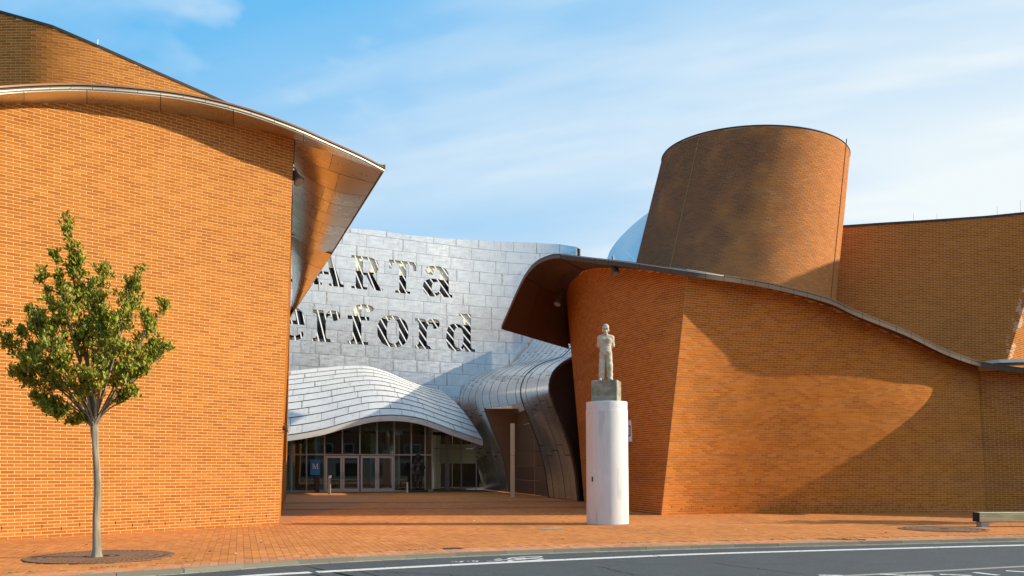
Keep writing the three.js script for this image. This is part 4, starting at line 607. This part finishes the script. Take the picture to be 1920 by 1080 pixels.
  for (let i = 0; i < 4; i++) { const list = []; for (const rr of [0.2, 0.36, 0.52, 0.68, 0.84, 1.0, 1.2]) { const w = rr > 1.1 ? 0.1 : 0.085, sh = new THREE.Shape(); sh.absarc(0, 0, rr + w / 2, i * Math.PI / 2 + 0.01, (i + 1) * Math.PI / 2 - 0.01, false); sh.absarc(0, 0, rr - w / 2, (i + 1) * Math.PI / 2 - 0.01, i * Math.PI / 2 + 0.01, true); list.push(new THREE.ExtrudeGeometry(sh, { depth: 0.016, bevelEnabled: false, curveSegments: 16 }).rotateX(-Math.PI / 2).translate(0, 0.003, 0)); }
    for (let a = 0; a < 18; a++) { const t = -(i * Math.PI / 2 + (a + 0.5) / 18 * Math.PI / 2); list.push(box(1.0, 0.014, 0.038, 0.7, 0.0105, 0).rotateY(-t * -1)); } part('cast_segment', merge(list), iron, grate); }
  const g2 = grate.clone(); g2.name = numbered('tree_grate'); g2.userData = { label: 'round iron grate without a tree in the paving before the bench', category: 'tree grate' }; scene.add(g2);
  grate.position.set(-7.41, 0, -16.35); g2.position.set(11.3, 0, -23.75); g2.scale.setScalar(0.87);
  const mh = thing('manhole_cover', 'small greyish manhole cover in the paving left of the white column', 'manhole cover'); part('rim', new THREE.RingGeometry(0.26, 0.33, 40).rotateX(-Math.PI / 2).translate(0, 0.006, 0), std([0.25, 0.2, 0.13], 0.8), mh); part('lid', new THREE.CylinderGeometry(0.255, 0.255, 0.012, 40).translate(0, 0.004, 0), std([0.3, 0.25, 0.16], 0.85, 0.2), mh); mh.position.set(1.0, 0, -23.9);
  const dr = thing('kerb_drain', 'small dark slotted drain in the paving near the kerb', 'drain'); part('frame', box(0.36, 0.012, 0.2, 0, 0.006, 0), M.darkTrim, dr); for (let i = 0; i < 5; i++) part('slot', box(0.04, 0.004, 0.15, -0.14 + i * 0.07, 0.0145, 0), M.black, dr); dr.position.copy(G(848, 1029)); dr.rotation.y = 0.3;
  const bs = thing('broken_paver', 'broken lifted strip of paving near the kerb before the right wall', 'paving'); for (let i = 0; i < 6; i++) part('fragment', box(0.16, 0.02, 0.07).rotateY(0.4 * Math.sin(i * 2)).rotateZ(0.1 * Math.cos(i)).translate(-0.45 + i * 0.17, 0.012, 0.03 * Math.sin(i * 3)), std(i % 2 ? [0.2, 0.12, 0.06] : [0.42, 0.24, 0.14], 0.9), bs); bs.position.copy(G(1580, 1012)); bs.rotation.y = -0.25;
  // floodlights
  const lampM = std([0.12, 0.115, 0.11], 0.5, 0.5), lens = std([0.4, 0.4, 0.39], 0.15, 0.3);
  const lamp = (label, p, aim, sc) => { const f = thing('floodlight', label, 'floodlight'); part('housing', new THREE.LatheGeometry([[0, -0.16], [0.06, -0.16], [0.075, -0.1], [0.1, 0.06], [0.12, 0.1], [0.12, 0.13], [0, 0.13]].map((q) => new THREE.Vector2(...q)), 20), lampM, f); part('lens', new THREE.CylinderGeometry(0.1, 0.1, 0.012, 20).translate(0, 0.137, 0), lens, f); part('yoke', merge([tube([V(-0.13, 0, 0), V(-0.14, -0.1, 0), V(-0.08, -0.24, 0), V(0.08, -0.24, 0), V(0.14, -0.1, 0), V(0.13, 0, 0)], 0.014, 20, 6)]), lampM, f); part('stem', box(0.05, 0.22, 0.05, 0, -0.35, 0), lampM, f); f.position.copy(p); f.quaternion.setFromUnitVectors(V(0, 1, 0), aim.normalize()); f.scale.setScalar(sc); };
  lamp('small floodlight under the brown eave above the shaded brick wall', P(1153, 506, 32.6), V(0.1, -1, 0.35), 1.25);
  lamp('small floodlight on the drooping brown roof tip left of the brick wall', P(1047, 564, 39.6), V(-0.3, -1, 0.4), 1.4);
  lamp('round floodlight tucked under the left roof soffit beside the brick corner', P(556, 333, 25.3), V(0.5, -0.8, 0.3), 1.3);
  lamp('tiny lamp low on the left gallery corner beside the canopy', P(535, 803, 26.2), V(1, -0.2, 0.2), 0.9);
  // lightning rods
  for (const [px, y0, y1, d, label] of [[1713, 417, 399, 41.8, 'thin lightning rod on the rear gallery roof, leftmost of the four'], [1757, 414, 400, 41.6, 'thin lightning rod on the rear gallery roof, second from the left'], [1870, 406, 387, 41.2, 'thin lightning rod on the rear gallery roof, third from the left'], [1914, 401, 375, 41, 'thin lightning rod on the rear gallery roof, at the right edge'], [183, 86, 74, 26.5, 'thin lightning rod on the sloping top of the left rear wing']]) {
    const a = P(px, y0, d), b = P(px, y1, d), rod = thing('lightning_rod', label, 'lightning rod'); part('rod', new THREE.CylinderGeometry(0.008, 0.014, b.y - a.y + 0.2, 6).translate(0, (b.y - a.y) / 2 - 0.1, 0), M.frame, rod); part('foot', new THREE.CylinderGeometry(0.04, 0.05, 0.06, 8), M.frame, rod); rod.position.copy(a); }
}

// ---------------------------------------------------------------- street tree
const leafGeo = (() => { const s = new THREE.BufferGeometry(), v = [0, 0, 0, -0.016, 0.03, 0.006, 0, 0.032, 0, 0.016, 0.03, 0.006, -0.012, 0.055, 0.004, 0, 0.072, -0.006, 0.012, 0.055, 0.004]; s.setAttribute('position', new THREE.Float32BufferAttribute(v, 3)); s.setIndex([0, 2, 1, 0, 3, 2, 1, 2, 4, 4, 2, 5, 2, 3, 6, 2, 6, 5]); s.computeVertexNormals(); return s; })();
function makeTree(label, tips, D, seed, n) {
  const t = thing('street_tree', label, 'tree'), r = rng(seed), bark = texture(128, (u, v) => { const g = 0.62 + (fbm(u * 8, v * 14, 2, 4) - 0.5) * 0.5; return [g, g * 0.95, g * 0.84]; });
  const bm = std([0.78, 0.76, 0.72], 0.95, 0, { map: bark, bumpMap: bark, bumpScale: 0.01 }), W = (px, py) => V((px - 182) / FOC * D, (1046 - py) / FOC * D, 0);
  const tp = [V(0, 0, 0), V(-0.01, 0.6, 0), V(0.012, 1.3, 0.01), V(-0.035, 2.1, 0), V(-0.05, 2.35, 0.0)], tg = new THREE.TubeGeometry(new THREE.CatmullRomCurve3(tp), 30, 1, 12);
  { const p = tg.attributes.position, c = new THREE.CatmullRomCurve3(tp); for (let i = 0; i < p.count; i++) { const row = Math.floor(i / 13), q = c.getPointAt(row / 30), h = row / 30, rad = 0.068 - 0.014 * h + 0.035 * Math.exp(-h * 22) + 0.014 * Math.exp(-(((h - 0.97) / 0.05) ** 2)); p.setXYZ(i, q.x + (p.getX(i) - q.x) * rad, q.y + (p.getY(i) - q.y) * rad, q.z + (p.getZ(i) - q.z) * rad); } tg.computeVertexNormals(); }
  part('trunk', tg, bm, t);
  const crown = [], limbs = [], leaves = [], cl = [[0.32, 0.34, 0.026], [0.22, 0.27, 0.022], [0.45, 0.41, 0.034], [0.11, 0.16, 0.018], [0.38, 0.31, 0.04], [0.4, 0.18, 0.03]];
  const fork = V(-0.05, 2.3, 0), taper = (pts, r0, r1, seg = 14) => { const c = new THREE.CatmullRomCurve3(pts), g = new THREE.TubeGeometry(c, seg, 1, 6), p = g.attributes.position; for (let i = 0; i < p.count; i++) { const h = Math.floor(i / 7) / seg, q = c.getPointAt(h), rad = lerp(r0, r1, h); p.setXYZ(i, q.x + (p.getX(i) - q.x) * rad, q.y + (p.getY(i) - q.y) * rad, q.z + (p.getZ(i) - q.z) * rad); } g.computeVertexNormals(); return { g, c }; };
  for (const [px, py, rad, zz] of tips) {
    const e = W(px, py); e.z = zz; const m1 = fork.clone().lerp(e, 0.35); m1.x = lerp(fork.x, e.x, 0.5) * 0.75 + fork.x * 0.1; m1.y += 0.15; const { g, c } = taper([fork.clone().add(V((r() - 0.5) * 0.06, (r() - 0.3) * 0.25, (r() - 0.5) * 0.06)), m1, fork.clone().lerp(e, 0.72).add(V((r() - 0.5) * 0.12, (r() - 0.5) * 0.1, (r() - 0.5) * 0.1)), e], 0.02, 0.004); limbs.push(g);
    const twigs = Math.round(11 + rad * 44);
    for (let k = 0; k < twigs; k++) {
      const h = 0.42 + 0.58 * Math.sqrt(r()), a = c.getPointAt(h), dir = V((r() - 0.5) * 2, (r() - 0.25) * 1.6, (r() - 0.5) * 2).normalize(), L = rad * (0.35 + r() * 0.85) * (h > 0.8 ? 1 : 0.9), b = a.clone().addScaledVector(dir, L);
      limbs.push(taper([a, a.clone().lerp(b, 0.5).add(V(0, 0.03, 0)), b], 0.0055, 0.002, 4).g);
      const q = Math.round(n * (0.6 + r() * 0.8)); for (let i = 0; i < q; i++) { const f = 0.25 + 0.8 * r(), p = a.clone().lerp(b, f).add(V((r() - 0.5) * 0.12, (r() - 0.5) * 0.1, (r() - 0.5) * 0.12)); leaves.push({ p, s: 0.8 + r() * 0.75, tone: r(), e: new THREE.Euler(r() * 2.6 - 0.9, r() * 6.28, (r() - 0.5) * 1.6) }); }
    }
  }
  part('branches', merge(limbs), bm, t);
  const im = new THREE.InstancedMesh(leafGeo, new THREE.MeshPhysicalMaterial({ color: 0xffffff, roughness: 0.55, transmission: 0.35, thickness: 0, side: THREE.DoubleSide, specularIntensity: 0.5 }), leaves.length), m = new THREE.Matrix4(), qn = new THREE.Quaternion();
  leaves.forEach((l, i) => { m.compose(l.p, qn.setFromEuler(l.e), V(l.s, l.s, l.s)); im.setMatrixAt(i, m); const k = l.tone < 0.34 ? 0 : l.tone < 0.6 ? 1 : l.tone < 0.8 ? 2 : l.tone < 0.93 ? 3 : l.tone < 0.985 ? 4 : 5; im.setColorAt(i, col(...cl[k])); });
  im.name = 'crown'; im.userData.kind = 'stuff'; t.add(im); return t;
}
{
  const tips = [[122, 398, 0.1, 0], [134, 432, 0.12, 0.05], [140, 470, 0.16, -0.1], [108, 474, 0.07, 0.1], [84, 508, 0.13, 0.2], [98, 535, 0.2, -0.3], [195, 492, 0.22, 0.1], [160, 520, 0.28, -0.2], [265, 515, 0.2, 0.2], [240, 545, 0.25, -0.3], [310, 568, 0.16, -0.1], [300, 600, 0.22, 0.3], [318, 655, 0.16, 0.1], [285, 640, 0.28, -0.4], [270, 690, 0.25, 0.4], [262, 735, 0.2, 0.1], [60, 572, 0.2, 0.1], [85, 600, 0.3, 0.4], [18, 605, 0.15, -0.1], [15, 640, 0.22, 0.2], [40, 665, 0.3, -0.3], [45, 705, 0.25, 0.3], [65, 745, 0.22, 0.0], [100, 770, 0.2, 0.3], [140, 792, 0.15, 0.1], [150, 580, 0.32, 0.6], [200, 590, 0.34, -0.6], [225, 640, 0.34, 0.6], [180, 650, 0.34, -0.8], [120, 650, 0.36, 0.8], [130, 710, 0.32, -0.6], [210, 710, 0.3, 0.7], [235, 670, 0.3, -0.7], [90, 690, 0.32, 0.6], [160, 690, 0.3, 0.9], [225, 600, 0.3, 0.4], [175, 560, 0.3, 0.3]];
  const tree = makeTree('slim young street tree with green and yellowing leaves before the left brick wall', tips, 16.19, 77, 24); tree.position.set(-7.41, 0, -16.19);
  const more = (label, x, z, s, ry) => { const t = tree.clone(); t.name = numbered('street_tree'); t.userData = { label, category: 'tree' }; t.position.set(x, 0, z); t.scale.setScalar(s); t.rotation.y = ry; scene.add(t); };
  more('young street tree standing beyond the right edge of the view', 18.6, -26.9, 0.95, 2);
  more('street tree across the road opposite the entrance', 3.5, 17, 1.35, 1); more('street tree across the road at the left end of the hotel front', -4, 18, 1.5, 4); more('street tree across the road at the right end of the hotel front', 12, 18, 1.4, 3);
}

// ---------------------------------------------------------------- across the road, seen mirrored in the glass
{
  const h = thing('hotel', 'dark red brick hotel front across the road with rows of windows', 'building');
  const hx = 10;
  part('wall', box(52, 10.5, 8, hx, 5.25, 32), std([0.2, 0.085, 0.05], 0.9), h); part('roof', box(53, 0.4, 9, hx, 10.72, 32), M.darkTrim, h); part('ground_floor', box(52.1, 3.1, 0.2, hx, 1.55, 27.92), std([0.45, 0.42, 0.36], 0.9), h);
  for (let i = 0; i < 16; i++) for (const y of [4.9, 8.6]) { if (y > 8 && i > 11 && i < 15) continue; const w = part('window', box(1.6, 1.7, 0.16, hx - 24 + i * 3.2, y, 27.96), M.white, h); part('pane', box(1.35, 1.45, 0.06, hx - 24 + i * 3.2, y, 27.86), M.darkGlass, w); }
  for (let i = 0; i < 8; i++) part('shop_window', box(4.6, 2.2, 0.1, hx - 22 + i * 6.2, 1.35, 27.84), M.darkGlass, h);
  const tg = new THREE.ExtrudeGeometry(fontSans.generateShapes('Hotel', 0.8), { depth: 0.1, bevelEnabled: false, curveSegments: 4 }); tg.computeBoundingBox(); part('lettering', tg.translate(-tg.boundingBox.max.x / 2, 0, 0).rotateY(Math.PI).translate(21.8, 7.3, 27.8), M.white, h);
}

scene.traverse((o) => { if (o.isMesh) { o.castShadow = true; o.receiveShadow = true; } });
renderer.render(scene, camera);
